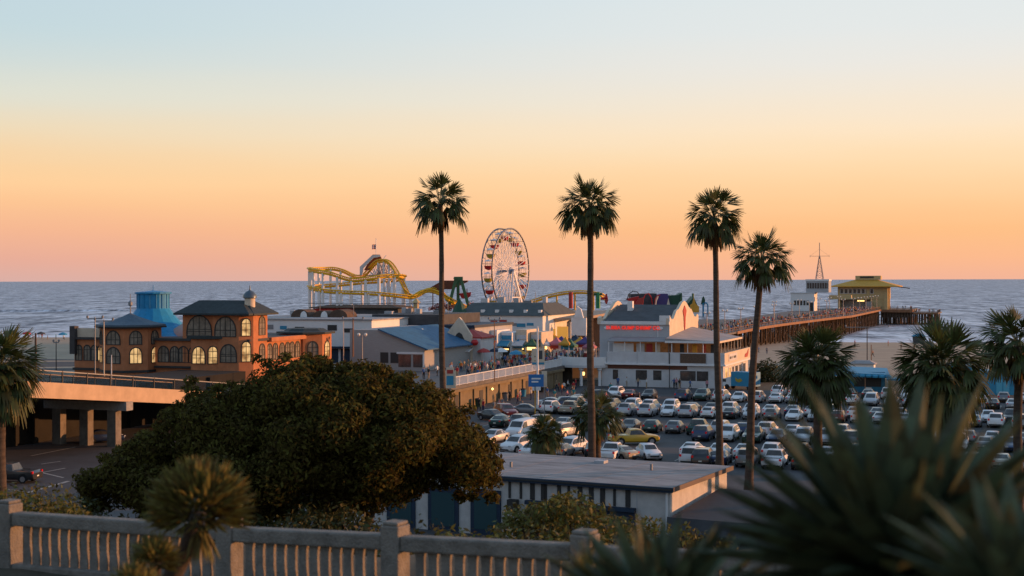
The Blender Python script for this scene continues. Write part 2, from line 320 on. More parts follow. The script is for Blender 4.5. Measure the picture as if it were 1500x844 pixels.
# a low swell rolling in on the left
mb = MB()
for k in range(1):
    P = [(x, 960 + 14 * math.sin(x * .02) + .1 * x, 0) for x in range(-420, -225, 8)]; n = len(P)
    prof = [(-7, -.05), (-3, .35), (-.5, 1.1), (1.5, .9), (6, .3), (12, -.05)]
    for p in P:
        e = math.sin(math.pi * (p[0] + 420) / 195) ** .6 if -420 < p[0] < -225 else 0
        mb.v += [(p[0], p[1] + a, max(0, e) * z - (.03 if e <= 0 else 0)) for a, z in prof]
    q = len(prof); mb.f = [(i * q + j, (i + 1) * q + j, (i + 1) * q + j + 1, i * q + j + 1) for i in range(n - 1) for j in range(q - 1)]; mb.m = [0] * len(mb.f)
tag(mb.build('wave', m_sea, None, True), 'low dark swell rolling in on the open sea left of the blue dome', 'wave', kind='structure')

# asphalt of the car park and the road under the bridge
def flat(name, pts, z, m, step=.0):
    mb = MB(); mb.poly([(p[0], p[1], z) for p in pts]); o = mb.build(name, m); return tag(o, kind='structure')
flat('car_park', [W(.4, -158)[:2], W(150, -158)[:2], W(150, -1)[:2], W(28, -1)[:2], W(28, -.4)[:2], W(.4, -.4)[:2]], 2.012, m_lot)
flat('road', [(-160, 80), (-18, 80), (-12, 190), (-160, 240)], 2.008, m_asph)
flat('upper_parking', [W(-150, -52)[:2], W(-62, -52)[:2], W(-62, 40)[:2], W(-150, 40)[:2]], 2.006, m_lot)
mb = MB()
for s0, t0, t1 in ((-18.5, 10, 85), (-38.5, 14, 90), (-62.5, 12, 90), (-88.5, 22, 80), (-112, 40, 90)):
    t = t0
    while t < t1:
        a = W(t, s0, 2.016); u = BX * .06; v = AX * -5
        mb.poly([a - u, a + u, a + u + v, a - u + v]); t += 2.75
for a, q in (((26, -120), (30, -84)), ((8, -100), (12, -58))):
    p0, p1 = W(*a, 2.016), W(*q, 2.016); u = BX * .07; mb.poly([p0 - u, p0 + u, p1 + u, p1 - u])
tag(mb.build('parking_marking', m_line), kind='structure')
mb = MB()
for (p, q, wd) in (((20, 700), (95, 686), .12), ((45, 668), (110, 655), .12), ((40, 722), (100, 705), .2), ((50, 690), (92, 700), .12), ((0, 716), (34, 720), .12), ((60, 680), (88, 676), .12)):
    A = at(p[0], p[1], 18 * F / (p[1] - hz(p[0]))); B = at(q[0], q[1], 18 * F / (q[1] - hz(q[0]))); A.z = B.z = 2.014
    u = (B - A).cross(Vector((0, 0, 1))).normalized() * wd; mb.poly([A - u, A + u, B + u, B - u])
tag(mb.build('road_marking', m_line), kind='structure')

# ------------------------------------------------------------------ the pier
def dz(s): return 5.4 + 1.2 * min(1, max(0, (s - 60) / 240))
def te(s): return 13 * min(1, max(0, (s - 175) / 125)) ** 1.4
pier, PM = pthing('pier', 'long timber pier on rows of piles running out over beach and sea', 'pier', 0, 0, 2)
mb = PM()
segs = list(range(-52, 60, 14)) + list(range(60, 440, 10))
def left(s): return -27.5 if s < 35 else (-27.5 - (s - 35) * 4 if s < 65 else (-148 if s < 235 else min(-20, -148 + (s - 235) * 9)))
for a, b2 in zip(segs, segs[1:]):
    mb.hexa([(left(a), a, dz(a) - .5), (te(a), a, dz(a) - .5), (te(b2), b2, dz(b2) - .5), (left(b2), b2, dz(b2) - .5), (left(a), a, dz(a)), (te(a), a, dz(a)), (te(b2), b2, dz(b2)), (left(b2), b2, dz(b2))])
mb.prism([(-17.4, -76), (-.0, -52.02), (-27.5, -52.02), (-27.5, -76)], 4.9, 5.4)
mb.build('deck', m_deck, pier)
mb = PM(); mb.box(12.5, 26, 412, 446, 5.6, 6.55); mb.box(26.02, 37, 414, 440, 4.6, 5.2); mb.build('end_platform', m_deck, pier)
mb = PM()
for a, b2 in zip(segs, segs[1:]):
    if a < 150: continue
    mb.bar((te(a) + .15, a, dz(a) - .3), (te(b2) + .15, b2, dz(b2) - .3), .3, .75)
mb.box(26.05, 26.35, 412, 418, 5.5, 6.6); mb.box(13, 26, 411.6, 411.95, 5.3, 6.55); mb.box(26.4, 37, 413.6, 413.95, 4.5, 5.25)
mb.build('edge_beam', m_rust, pier)
def pile(mb, t, s, top, tilt=0):
    p = W(t, s); bot = beach(p.x, p.y) - 1.0
    mb.tube([(t + random.uniform(-.15, .15) + tilt, s, bot), (t, s, top)], [.26, .22], 7)
k = 0; rest = PM()
for s in np.arange(154, 432, 5.6):
    if k < 46:
        mb = PM(); pile(mb, te(s) - .5, s, dz(s) - .5); mb.build('pile', m_wood, pier, True); k += 1
    for t in (-3, -5.5, -8, -11, -14, -18):
        pile(rest, te(s) + t, s + random.uniform(-.5, .5), dz(s) - .5)
for t in np.arange(13, 37, 1.25):
    s0 = 412.4 if t < 26 else 414.4
    if k < 68: mb = PM(); pile(mb, t, s0, 5.6 if t < 26 else 4.6); mb.build('pile', m_wood, pier, True); k += 1
    for q in (4, 8.5, 13, 18, 24, 30):
        if t < 26 or q < 20: pile(rest, t + random.uniform(-.5, .5), s0 + q, 5.6 if t < 26 else 4.6)
tag(rest.build('pile_mass', m_wood, pier, True), kind='stuff')
mb = PM()
for s in np.arange(158, 430, 11.2): mb = PM(); mb.bar((te(s) - 10, s, 1), (te(s) - .4, s, 4.6), .18); mb.build('brace', m_wood, pier); mb = PM(); mb.bar((te(s) - .5, s + .3, 1.6), (te(s + 5) - .5, s + 5.4, 4.4), .16); mb.build('brace', m_wood, pier)
mb = PM()
for t in np.arange(13, 24, 3.8): mb.bar((t, 412.3, 1.2), (t + 3.8, 412.3, 4.6), .16); mb.bar((t, 412.3, 3.1), (t + 3.8, 412.3, 3.1), .2)
mb.box(13, 26, 413, 413.3, 3.2, 5.6)
mb.build('brace', m_wood, pier)
# retaining wall under the landward part of the deck
mb = PM(); mb.box(-.6, 0, -55, -2.2, 1.9, 4.9); mb.prism([(-.6, -55), (-.02, -55), (-6, -64), (-6.6, -64)], 1.9, 4.9)
for s in np.arange(-54, -3, 5.2): mb.box(0, .22, s, s + .5, 1.9, 4.9)
mb.box(.0, .35, -55, -2.2, 4.55, 4.92); mb.build('retaining_wall', m_wallp, pier)
for s in (-50.5, -41, -29, -21, -12.4, -7): mb = PM(); mb.box(.002, .06, s, s + 1.3, 2.0, 4.1); mb.build('wall_door', m_frame, pier)
mb = PM(); mb.box(-9, -.3, -2.2, -1.9, 2, 4.9); mb.box(-9, 0, 3, 3.3, 2, 4.9); mb.build('underpass_wall', m_dgrey, pier)
# railing near
def railing(name, label, path, h, gap, mrail, mpost, mfill, fill, cat='railing', post=.1):
    p0 = path[0]; e, M = pthing(name, label, cat, p0[0], p0[1], p0[2])
    rl = M(); i = 0; dense = M(); cnt = 0
    for a, b2 in zip(path, path[1:]):
        A = Vector(a); B = Vector(b2); n = max(1, round((B - A).length / gap)); up = Vector((0, 0, 1))
        rl.bar(A + up * h, B + up * h, .1, .1); rl.bar(A + up * h * .52, B + up * h * .52, .05, .05) if fill == 'rails' else None
        for j in range(n):
            p = A.lerp(B, j / n); q = A.lerp(B, (j + 1) / n)
            if cnt < 95: mb = M(); mb.bar(p, p + up * (h + .08), post); mb.build('post', mpost, e)
            else: dense.bar(p, p + up * (h + .08), post)
            cnt += 1
            if fill == 'bars':
                mb = M(); mb.bar(p + up * .12, q + up * .12, .06); nn = int((q - p).length / .2)
                for kk in range(1, nn): r = p.lerp(q, kk / nn); mb.bar(r + up * .12, r + up * (h - .04), .1, .02)
                if cnt < 95: mb.build('bar_panel', mfill, e)
            if fill == 'solid':
                mb = M(); d = (q - p).normalized() * .08; mb.bar(p + d + up * h * .5, q - d + up * h * .5, .04, h * .8)
                if cnt < 95: mb.build('mesh_panel', mfill, e)
    rl.build('rail', mrail, e)
    if dense.v: tag(dense.build('post_run', mpost, e), kind='stuff')
    return e
railing('pier_railing', 'pale pink-lit railing with barred panels along the promenade above the yellow wall', [(.1, -55, 5.4), (.1, -3, 5.4)], 1.25, 3.0, m_white, m_white, m_white, 'bars')
railing('pier_railing', 'brown timber railing along the seaward edge of the pier towards the end buildings', [(te(s) - .2, s, dz(s)) for s in range(28, 421, 14)], 1.1, 4.4, m_rust, m_rust, m_rust, 'rails', post=.16)
railing('pier_railing', 'dark railing round the end platform of the pier below the yellow-roofed building', [(13.2, 412.3, 6.55), (25.8, 412.3, 6.55), (25.8, 414.2, 6.55), (36.6, 414.3, 5.2), (36.6, 439, 5.2)], 1.1, 3.2, m_wood, m_wood, m_wood, 'rails', post=.16)

# ------------------------------------------------------------------ bridge ramp
br, M = pthing('bridge', 'concrete road bridge with lit orange girder and blue mesh fences', 'bridge', -17.4, -120, 2)
bz = lambda s: 5.4 + max(0, (-75 - s)) * .106
ss = list(range(-200, -74, 8)) + [-75.9]
def run(M, t0, t1, o0, o1, name, m, s_list=ss):
    mb = M()
    for a, b2 in zip(s_list, s_list[1:]):
        mb.hexa([(t0, a, bz(a) + o0), (t1, a, bz(a) + o0), (t1, b2, bz(b2) + o0), (t0, b2, bz(b2) + o0), (t0, a, bz(a) + o1), (t1, a, bz(a) + o1), (t1, b2, bz(b2) + o1), (t0, b2, bz(b2) + o1)])
    return mb.build(name, m, br)
m_girder = mat('girder_concrete', (.5, .36, .24), .85, var=.16, scale=.5, bump=.15, bscale=6)
run(M, -28.2, -17.75, -.35, 0, 'deck', m_asph); run(M, -17.7, -17.4, -1.25, .35, 'girder', m_girder); run(M, -28.6, -28.25, -1.25, .35, 'girder', m_girder)
for t in (-20, -22.5, -25): run(M, t, t + .6, -1.2, -.36, 'beam', m_conc)
m_fence = mat('blue_fence_mesh', (.01, .03, .06), 1, var=.25, scale=.6, spec=0)
nt = m_fence.node_tree; N = nt.nodes; L = nt.links; tb = N.new('ShaderNodeBsdfTransparent'); mx_ = N.new('ShaderNodeMixShader'); mx_.inputs[0].default_value = .7
L.new(N['Principled BSDF'].outputs[0], mx_.inputs[1]); L.new(tb.outputs[0], mx_.inputs[2]); L.new(mx_.outputs[0], N['Material Output'].inputs[0])
for t, nm in ((-17.55, m_fence), (-28.4, m_fence)):
    f = run(M, t - .015, t + .015, .42, 1.45, 'fence_mesh', nm)
    run(M, t - .05, t + .05, 1.45, 1.55, 'fence_rail', m_girder if t < -20 else m_steel)
    for s in np.arange(-196, -77, 4): mb = M(); mb.box(t - .06, t + .06, s, s + .12, bz(s) + .3, bz(s) + 1.6); mb.build('fence_post', m_frame, br)
for s in (-176, -151, -126, -101, -77.5):
    mb = M(); mb.box(-28, -17.2, s - .6, s + .6, bz(s) - 2.2, bz(s) - 1.26); mb.build('pier_cap', m_conc, br)
    for t in (-19.2, -22.8, -26.4): mb = M(); mb.box(t - .55, t + .55, s - .5, s + .5, 1.9, bz(s) - 2.21); mb.build('column', mat('dark_column', (.17, .15, .13), .9, var=.4, scale=.8), br)  # columns in a darker mottled concrete than the caps
# abutment/dark bank behind the columns
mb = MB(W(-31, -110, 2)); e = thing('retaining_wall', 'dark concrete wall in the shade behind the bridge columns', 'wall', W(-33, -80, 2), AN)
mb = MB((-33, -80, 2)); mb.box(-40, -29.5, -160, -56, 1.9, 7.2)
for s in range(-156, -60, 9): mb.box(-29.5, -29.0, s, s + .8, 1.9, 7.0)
mb.build('wall_face', mat('painted_shade_concrete', (.014, .013, .012), .9, var=.4, scale=.4), e)  # shade under the bridge is put into this near-black colour

# ------------------------------------------------------------------ carousel building (orange, arched)
m_glassc = mat('reflection_pale_glass', (.2, .17, .135), .3, spec=.5, var=.55, scale=1.1)  # pale reflections are put into the base colour of the panes
HB_T, HB_S = -28, -53.8
hb = thing('carousel_building', 'orange arched building with dark roofs, corner towers and a blue dome', 'building', W(HB_T, HB_S, 2), AN)
def HM(): return MB((0, 0, 2))
def arch_pts(w_, h, n=8, point=0.0):
    r = w_ / 2; pts = [(-r, 0), (r, 0)]
    for i in range(n + 1):
        a = math.pi * i / n; x = r * math.cos(a); y = h - r + r * math.sin(a) * (1 + point)
        pts.append((x, y))
    return pts
def arched(parent, c, nrm, w_, h, m_pane, off, mull=2, name='window', mframe=m_frame):
    """c: centre of the sill; nrm: outward direction; dark surround, pane and mullions standing on the wall"""
    n = Vector(nrm).normalized(); u = Vector((0, 0, 1)).cross(n); up = Vector((0, 0, 1)); c = Vector(c)
    P = lambda x, y, d: c + u * x + up * y + n * d
    fr = MB(off); o = arch_pts(w_ + .3, h + .25, point=.12); i = arch_pts(w_, h, point=.12); k = len(o)
    o = [(x, y - .1) for x, y in o]
    vs = [P(x, y, .09) for x, y in o] + [P(x, y, .09) for x, y in i] + [P(x, y, -.05) for x, y in o] + [P(x, y, .0) for x, y in i]
    fr.add(vs, [(j, (j + 1) % k, k + (j + 1) % k, k + j) for j in range(k)] + [(j, 2 * k + j, 2 * k + (j + 1) % k, (j + 1) % k) for j in range(k)] + [(k + j, k + (j + 1) % k, 3 * k + (j + 1) % k, 3 * k + j) for j in range(k)])
    for q in range(1, mull + 1):
        x = -w_ / 2 + w_ * q / (mull + 1); y1 = h - w_ / 2 + math.sqrt(max(0, (w_ / 2) ** 2 - x * x)) * 1.1
        fr.hexa([P(x - .04, 0, .03), P(x + .04, 0, .03), P(x + .04, 0, .07), P(x - .04, 0, .07), P(x - .04, y1, .03), P(x + .04, y1, .03), P(x + .04, y1, .07), P(x - .04, y1, .07)])
    for y in ([h - w_ / 2] if h < 2.2 else [h * .35, h - w_ / 2]):
        fr.hexa([P(-w_ / 2, y - .04, .032), P(w_ / 2, y - .04, .032), P(w_ / 2, y - .04, .068), P(-w_ / 2, y - .04, .068), P(-w_ / 2, y + .04, .032), P(w_ / 2, y + .04, .032), P(w_ / 2, y + .04, .068), P(-w_ / 2, y + .04, .068)])
    fo = fr.build(name, mframe, parent)
    pn = MB(off); pn.poly([P(x, y, .02) for x, y in i]); pn.build('pane', m_pane, fo)
    return fo
def bx_(parent, name, m, x0, x1, y0, y1, z0, z1): mb = HM(); mb.box(x0, x1, y0, y1, z0, z1); return mb.build(name, m, parent)
# body
bx_(hb, 'wall', m_brick, -33, -3.02, 1.25, 25, 2, 11.2)
m_parapet = mat('dark_flat_roof', (.06, .055, .055), .8, var=.2, scale=1)
bx_(hb, 'roof', m_parapet, -33.4, -2.6, .8, 25.3, 11.2, 11.55)
mb = HM(); mb.prism([(-14, 1.22), (-8.2, 1.22), (-8.2, 0), (-3.9, 0), (-2.4, 1.5), (-2.4, 2.8), (-2.9, 3.2), (-2.9, 6.4), (-14, 6.4)], 2, 15.0); mb.build('tower', m_brick, hb)
mb = HM(); mb.hip(-15, -1.6, .3, 7.4, 15.0, 17.1, .75); mb.hip(-8.9, -1.7, -.9, 4, 15.02, 16.5, .85, .27); mb.build('hip_roof', m_slate, hb)
# stair turret
mb = HM(); mb.lathe([(.75, 15.6), (.75, 17.4)], 12, (-3.6, 2.6, 0)); mb.build('turret', m_cream, hb, True, 40)
mb = HM(); mb.lathe([(.8, 17.4), (1.0, 17.5), (.98, 17.9), (.6, 18.35), (.12, 18.6), (.04, 19.3)], 12, (-3.6, 2.6, 0)); mb.build('onion_dome', mat('turret_metal', (.1, .13, .16), .4, metal=.5), hb, True, 50)
# bay in the angle
mb = HM(); mb.prism([(-11.2, 1.22), (-11.2, -1.0), (-8.6, -1.0), (-7.3, .2), (-7.3, 1.0)], 2, 11.6); mb.build('bay', m_brick, hb)
mb = HM(); mb.prism([(-11.6, 1.22), (-11.6, -1.5), (-8.4, -1.5), (-6.6, 0), (-6.6, 1.0)], 11.62, 12.0); mb.build('bay_roof', m_slate, hb)
# octagonal left tower
oc = (-23.0, 1.2); orad = 4.55
octp = [(oc[0] + orad * math.cos(R(22.5 + 45 * i)), oc[1] + orad * math.sin(R(22.5 + 45 * i))) for i in range(8)]
mb = HM(); mb.prism(octp, 2, 13.3); mb.build('corner_tower', m_brick, hb)
mb = HM(); mb.lathe([(5.2, 13.3), (5.2, 13.55), (3.4, 13.95), (1.2, 14.7), (.1, 15.2)], 8, (oc[0], oc[1], 0), R(22.5)); mb.build('tower_roof', mat('grey_blue_roof', (.07, .11, .15), .7, var=.2), hb)
mb = HM(); mb.lathe([(.09, 15.0), (.09, 16.2), (.32, 16.4), (.32, 16.8), (.06, 17.1), (.05, 18.0)], 8, (oc[0], oc[1], 0)); mb.build('finial', m_steel, hb)
mb = HM(); mb.lathe([(5.3, 13.08), (5.35, 13.3)], 8, (oc[0], oc[1], 0), R(22.5)); mb.build('eave', m_frame, hb)
for i in (5, 6, 7, 0, 4):
    a = R(45 * i); n = (math.cos(a), math.sin(a), 0); ap = orad * math.cos(R(22.5))
    for z0, h, lit in ((10.75, 1.75, False), (8.0, 2.1, i in (5, 7, 0))):  # lit picks the panes that emit on their own; no lamp behind
        arched(hb, (oc[0] + n[0] * ap, oc[1] + n[1] * ap, z0), n, 2.2 if i in (5, 6) else 1.6, h, m_glassw if lit and z0 < 9 else m_glassc, (0, 0, 2))
bx_(hb, 'string_course', m_frame, -33.1, -27.4, .9, 1.24, 6.6, 6.95)
bx_(hb, 'string_course', m_frame, -18.6, -11.3, .75, 1.24, 7.2, 7.5)
mb = HM(); mb.lathe([(4.75, 6.6), (4.75, 6.95)], 8, (oc[0], oc[1], 0), R(22.5)); mb.build('string_course', m_frame, hb)
for u, wd in ((-17.3, 1.7), (-15.4, 1.3), (-13.9, 1.6), (-12.1, 1.7)): arched(hb, (u, 1.25, 8.1), (0, -1, 0), wd, 2.1, m_glassc, (0, 0, 2))
for u in (-16.6, -13.6, -12.0): arched(hb, (u, 1.25, 4.2), (0, -1, 0), 1.4, 1.9, m_glassc, (0, 0, 2))
for u, l in ((-32.2, 0), (-30.7, 0), (-29.4, 0), (-28.2, 1)): arched(hb, (u, 1.25, 8.1), (0, -1, 0), 1.0, 2.1, m_glassw if l else m_glassc, (0, 0, 2), 1)
bx_(hb, 'parapet', m_cream, -32.8, -28.2, 1.3, 1.6, 11.55, 12.9); bx_(hb, 'parapet', m_parapet, -33.4, -32.5, .6, 1.6, 9, 13.2)
arched(hb, (-9.9, -1.0, 8.1), (0, -1, 0), 2.0, 2.2, m_glassw, (0, 0, 2)); arched(hb, (-7.95, -.4, 8.1), (1, -1.08, 0), 1.2, 2.3, m_glassw, (0, 0, 2), 1)
arched(hb, (-9.9, -1.0, 4.0), (0, -1, 0), 1.6, 2.0, m_glassc, (0, 0, 2)); arched(hb, (-7.95, -.4, 3.6), (1, -1.08, 0), 1.1, 2.6, m_glassc, (0, 0, 2), 1)
arched(hb, (-11.2, 1.22, 12.0), (0, -1, 0), 4.0, 2.6, m_glassc, (0, 0, 2), 3)
arched(hb, (-6.1, 0, 12.0), (0, -1, 0), 3.3, 2.5, m_glassc, (0, 0, 2), 3); arched(hb, (-5.6, 0, 8.3), (0, -1, 0), 2.5, 2.3, m_glassc, (0, 0, 2)); arched(hb, (-5.6, 0, 4.2), (0, -1, 0), 2.3, 2.2, m_glassc, (0, 0, 2))
arched(hb, (-3.15, .75, 12.1), (1, -1, 0), 1.2, 2.3, m_glassw, (0, 0, 2), 1); arched(hb, (-3.15, .75, 8.4), (1, -1, 0), 1.2, 2.7, m_glassw, (0, 0, 2), 1)
arched(hb, (-2.9, 4.8, 12.1), (1, 0, 0), 1.6, 2.5, m_glassc, (0, 0, 2), 1); arched(hb, (-2.9, 4.8, 8.3), (1, 0, 0), 1.4, 2.3, m_glassc, (0, 0, 2), 1)
# right wing and its end tower
for wv in (7.2, 8.9, 10.9, 12.6, 14.0, 15.7): arched(hb, (-3.02, wv, 8.3), (1, 0, 0), 1.25, 2.2, m_glassc, (0, 0, 2), 1)
bx_(hb, 'cornice', m_brick, -3.0, -2.3, 6.6, 17.3, 11.0, 11.6)
et = (-4.2, 20.6); erad = 4.0
etp = [(et[0] + erad * math.cos(R(22.5 + 45 * i)), et[1] + erad * math.sin(R(22.5 + 45 * i))) for i in range(8)]
mb = HM(); mb.prism(etp, 2, 11.7); mb.build('corner_tower', m_brick, hb)
mb = HM(); mb.lathe([(4.6, 11.7), (4.6, 12.0), (3.5, 12.1), (2.8, 12.5)], 8, (et[0], et[1], 0), R(22.5)); mb.build('tower_roof', m_slate, hb)
for i in (6, 7, 0):
    a = R(45 * i); n = (math.cos(a), math.sin(a), 0); ap = erad * math.cos(R(22.5)); arched(hb, (et[0] + n[0] * ap, et[1] + n[1] * ap, 8.2), n, 1.5, 2.2, m_glassw if i == 0 else m_glassc, (0, 0, 2), 1)
# blue dome
dc = (-26.3, 11.9)
mb = HM(); mb.lathe([(8.4, 11.5), (6.2, 12.1), (4.6, 13.1), (3.3, 14.6), (2.6, 15.6), (2.55, 15.7)], 16, (dc[0], dc[1], 0), R(11)); mb.build('dome', m_teal, hb)
mb = HM(); mb.lathe([(2.5, 15.7), (2.5, 17.9), (2.8, 17.95), (2.8, 18.2), (.3, 18.45), (.05, 18.5), (.05, 19.3)], 16, (dc[0], dc[1], 0), R(11))
for i in range(16): a = R(22.5 * i); mb.box(dc[0] + 2.5 * math.cos(a) - .05, dc[0] + 2.5 * math.cos(a) + .05, dc[1] + 2.5 * math.sin(a) - .05, dc[1] + 2.5 * math.sin(a) + .05, 15.7, 17.9)
mb.build('drum', m_teal, hb)
mb = HM(); mb.lathe([(4.2, 11.55), (3.6, 12.6), (2.0, 13.6), (.3, 14.2)], 10, (-18.3, 12, 0)); mb.build('small_dome', mat('faded_pink_roof', (.4, .3, .27), .8), hb, True, 30)

# ------------------------------------------------------------------ restaurant with red letters
RT = (5, 0, 2)
rs, RM = pthing('restaurant', 'grey and white two storey restaurant with red lettering and a curved gable', 'building', *RT)
def rb(name, m, x0, x1, y0, y1, z0, z1, parent=None): mb = RM(); mb.box(x0, x1, y0, y1, z0, z1); return mb.build(name, m, parent or rs)
rb('ground_floor', m_offw, 6.2, 27, 0, 22, 1.9, 5.7)
rb('floor_edge', m_white, 5.2, 27.5, -.55, 22.4, 5.7, 5.95)
rb('terrace_parapet', m_offw, 7.2, 27.3, -.35, -.15, 5.95, 7.85); rb('terrace_parapet', m_cream, 27.1, 27.32, -.145, 22.2, 5.95, 7.85)
mb = RM(); [mb.box(x, x + .06, -.39, -.351, 5.95, 7.85) for x in (7.2, 12.5, 17.9, 19.8, 24.3)]; mb.build('parapet_joint', m_grey, rs)
p = rb('lattice_panel', mat('brown_lattice', (.12, .075, .05), .8, var=.3, scale=6), 19.9, 24.2, -.43, -.36, 6.15, 7.7)
rb('upper_floor', m_grey, 5, 17.2, 3, 25, 5.96, 12.7)
# gabled roof with mission parapets
prof = [(3.0, 12.7), (25, 12.7), (14, 15.6)]
mb = RM(); mb.ext([(5.6, y, z) for y, z in [(3.2, 12.75), (24.8, 12.75), (14, 15.55)]], (11.1, 0, 0)); mb.build('roof', m_dgrey, rs)
mis = [(2.6, 12.4), (2.6, 13.8), (3.6, 14.2), (4.6, 13.5), (6.0, 13.6), (7.2, 14.6), (8.4, 15.5), (9.8, 15.7), (11, 16.4), (12.4, 17.2), (14, 17.6), (15.6, 17.2), (17, 16.4), (18.2, 15.7), (19.6, 15.5), (20.8, 14.6), (22, 13.6), (23.4, 13.5), (24.4, 14.2), (25.4, 13.8), (25.4, 12.4)]
for x in (4.7, 16.75):
    mb = RM(); mb.ext([(x, y, 12.4 + (z - 12.4) * .74) for y, z in mis], (.5, 0, 0)); mb.build('gable_parapet', m_cream, rs)
rb('end_wall', m_cream, 17.2, 17.26, 3.02, 25, 7.9, 12.7)
mb = RM(); mb.ext([(17.26, y, z) for y, z in [(12.7, 14.5), (14, 15.4), (15.3, 14.5), (14.6, 13.4), (14.4, 11.8), (14, 10.8), (13.6, 11.8), (13.4, 13.4)]], (.12, 0, 0)); mb.build('gable_ornament', m_awr, rs)
rb('cornice', m_white, 4.8, 17.3, 2.7, 2.98, 12.35, 12.9); rb('cornice', m_white, 15.6, 17.4, 2.62, 2.96, 12.9, 13.9)
t = text_mesh('sign_lettering', 'BUBBA GUMP SHRIMP CO.', .82, m_redlit, rs, (11.0 - 5, 2.86, 11.75 - 2), (R(90), 0, 0), .06)
for x in (6.4, 15.6):
    mb = RM(); mb.lathe([(.01, 0), (.5, .02), (.55, .1), (.01, .15)], 12); o = mb.build('sign_emblem', m_white, rs, True, 40)
    for v in o.data.vertices: c = v.co + Vector(RT); v.co = (x + c.x * 1.1 - 5, 2.96 - c.z, 11.75 + c.y * .5 - 2)
rb('wall_panel_line', m_white, 15.2, 15.3, 2.95, 2.99, 8, 12.3)
mb = RM(); mb.ext([(7.3, -.2, 9.55), (7.3, 3, 10.1), (7.3, 3, 10.25), (7.3, -.2, 9.7)], (10.2, 0, 0)); mb.build('canopy_roof', m_roofg, rs)
mb = RM(); mb.hexa([(17.3, -.3, 9.5), (26.2, -.3, 9.5), (26.2, 20, 9.5), (17.3, 20, 11.2), (17.3, -.3, 9.75), (26.2, -.3, 9.75), (26.2, 20, 9.75), (17.3, 20, 11.5)]); mb.v[4] = (17.3 , -.3, 10.2); mb.build('terrace_roof', m_roofg, rs)
rb('terrace_fascia', m_white, 17.3, 26.35, -.45, -.31, 9.45, 9.78); rb('terrace_fascia', m_cream, 26.21, 26.36, -.3, 20, 9.45, 9.78)
for x in (7.4, 10.2, 12.9, 15.6, 18.3, 21, 23.6, 26): rb('terrace_post', m_white, x, x + .12, 0.0, .12, 5.96, 9.52)
for y in np.arange(3, 20, 2.8): rb('terrace_post', m_cream, 26, 26.12, y, y + .12, 5.96, 9.5)
m_int = mat('warm_interior', (.25, .12, .06), .7, var=.6, scale=1.5, emit=(1, .42, .14), es=.05)
rb('dining_interior', m_int, 7.6, 17, 2.9, 2.96, 6, 9.4); rb('dining_interior', m_int, 17.3, 25.6, 4, 4.2, 6, 9.4)
for x, wd, m in ((7.8, 3.6, m_white), (11.9, 1.4, m_offw), (13.6, 1.1, m_awr), (15.2, .8, m_cream), (17.5, 1, m_rust), (19.4, .7, m_frame), (21.5, .8, m_olive), (23.2, .6, m_awr), (24.6, .7, m_frame)): rb('curtain', m, x, x + wd, 1.5, 1.56, 6, 9.2)
for x, wd in ((8.2, .9), (12.2, 1.9), (15.2, 1.4), (19.8, 2.6), (22.6, 1.9)):
    f = rb('window', m_frame, x, x + wd, -.05, -.002, 3.2, 4.8); rb('pane', m_glass, x + .08, x + wd - .08, -.062, -.052, 3.28, 4.72, f)
for y, wd in ((1.2, 2.2), (4.2, 2.2), (7.4, 1.4), (10, 2.4), (13.4, 2.4), (17, 2.4)):
    f = rb('window', m_white, 27.002, 27.05, y, y + wd, 3, 5.3); rb('pane', m_glassw if y < 7 else m_glass, 27.052, 27.062, y + .1, y + wd - .1, 3.1, 5.2, f)
rb('brown_fascia', mat('brown_fascia_paint', (.13, .05, .03), .7), 7.3, 21, -.09, -.004, 5.0, 5.6)
rb('drain_pipe', m_frame, 18, 18.12, -.48, -.4, 1.9, 7.8)
rb('sign_board', m_offw, 27.322, 27.38, 3, 10, 6.3, 7.5); mb = RM(); [mb.box(27.381, 27.4, 3.6 + i * .55, 4.0 + i * .55, 6.7, 7.1) for i in range(10) if i not in (3, 5)]; mb.build('board_mark', m_dgrey, rs)
mb = RM(); mb.ext([(27.33, y, z) for y, z in [(17, 6.3), (19.5, 6.3), (20.4, 6.9), (20.6, 7.7), (19, 7.0), (17.4, 6.9)]], (.05, 0, 0)); mb.build('board_emblem', m_awr, rs)
mb = RM(); mb.box(8, 8.9, 10, 11, 12.5, 16.2); mb.build('roof_vent', m_white, rs)
# rounded balcony over the underpass, with columns
mb = RM(); c = (3, 2.5)
pts = [(c[0] + 5.2 * math.cos(R(a)), c[1] + 4.6 * math.sin(R(a))) for a in range(180, 361, 15)] + [(8.2, 3), (-2.2, 3)]
mb.prism(pts, 5.1, 5.5); mb.build('balcony_floor', m_offw, rs)
mb = RM(); inner = [(c[0] + 5.05 * math.cos(R(a)), c[1] + 4.45 * math.sin(R(a))) for a in range(180, 331, 15)]; outer = pts[:len(inner)]
for i in range(len(inner) - 1): mb.hexa([(*outer[i], 5.5), (*outer[i + 1], 5.5), (*inner[i + 1], 5.5), (*inner[i], 5.5), (*outer[i], 6.9), (*outer[i + 1], 6.9), (*inner[i + 1], 6.9), (*inner[i], 6.9)])
mb.build('balcony_parapet', m_white, rs)
for x, y in ((-1.2, -.4), (3, -1.3), (6.0, -.5)): mb = RM(); mb.lathe([(.28, 1.95), (.24, 4.6), (.45, 4.7), (.45, 5.1)], 10, (x, y, 0)); mb.build('column', m_white, rs, True, 40)
mb = RM(); mb.lathe([(.22, 3.6), (.3, 3.9), (.22, 4.2)], 8, (2.5, 1.5, 0)); mb.build('hanging_lamp', m_lamp, rs)

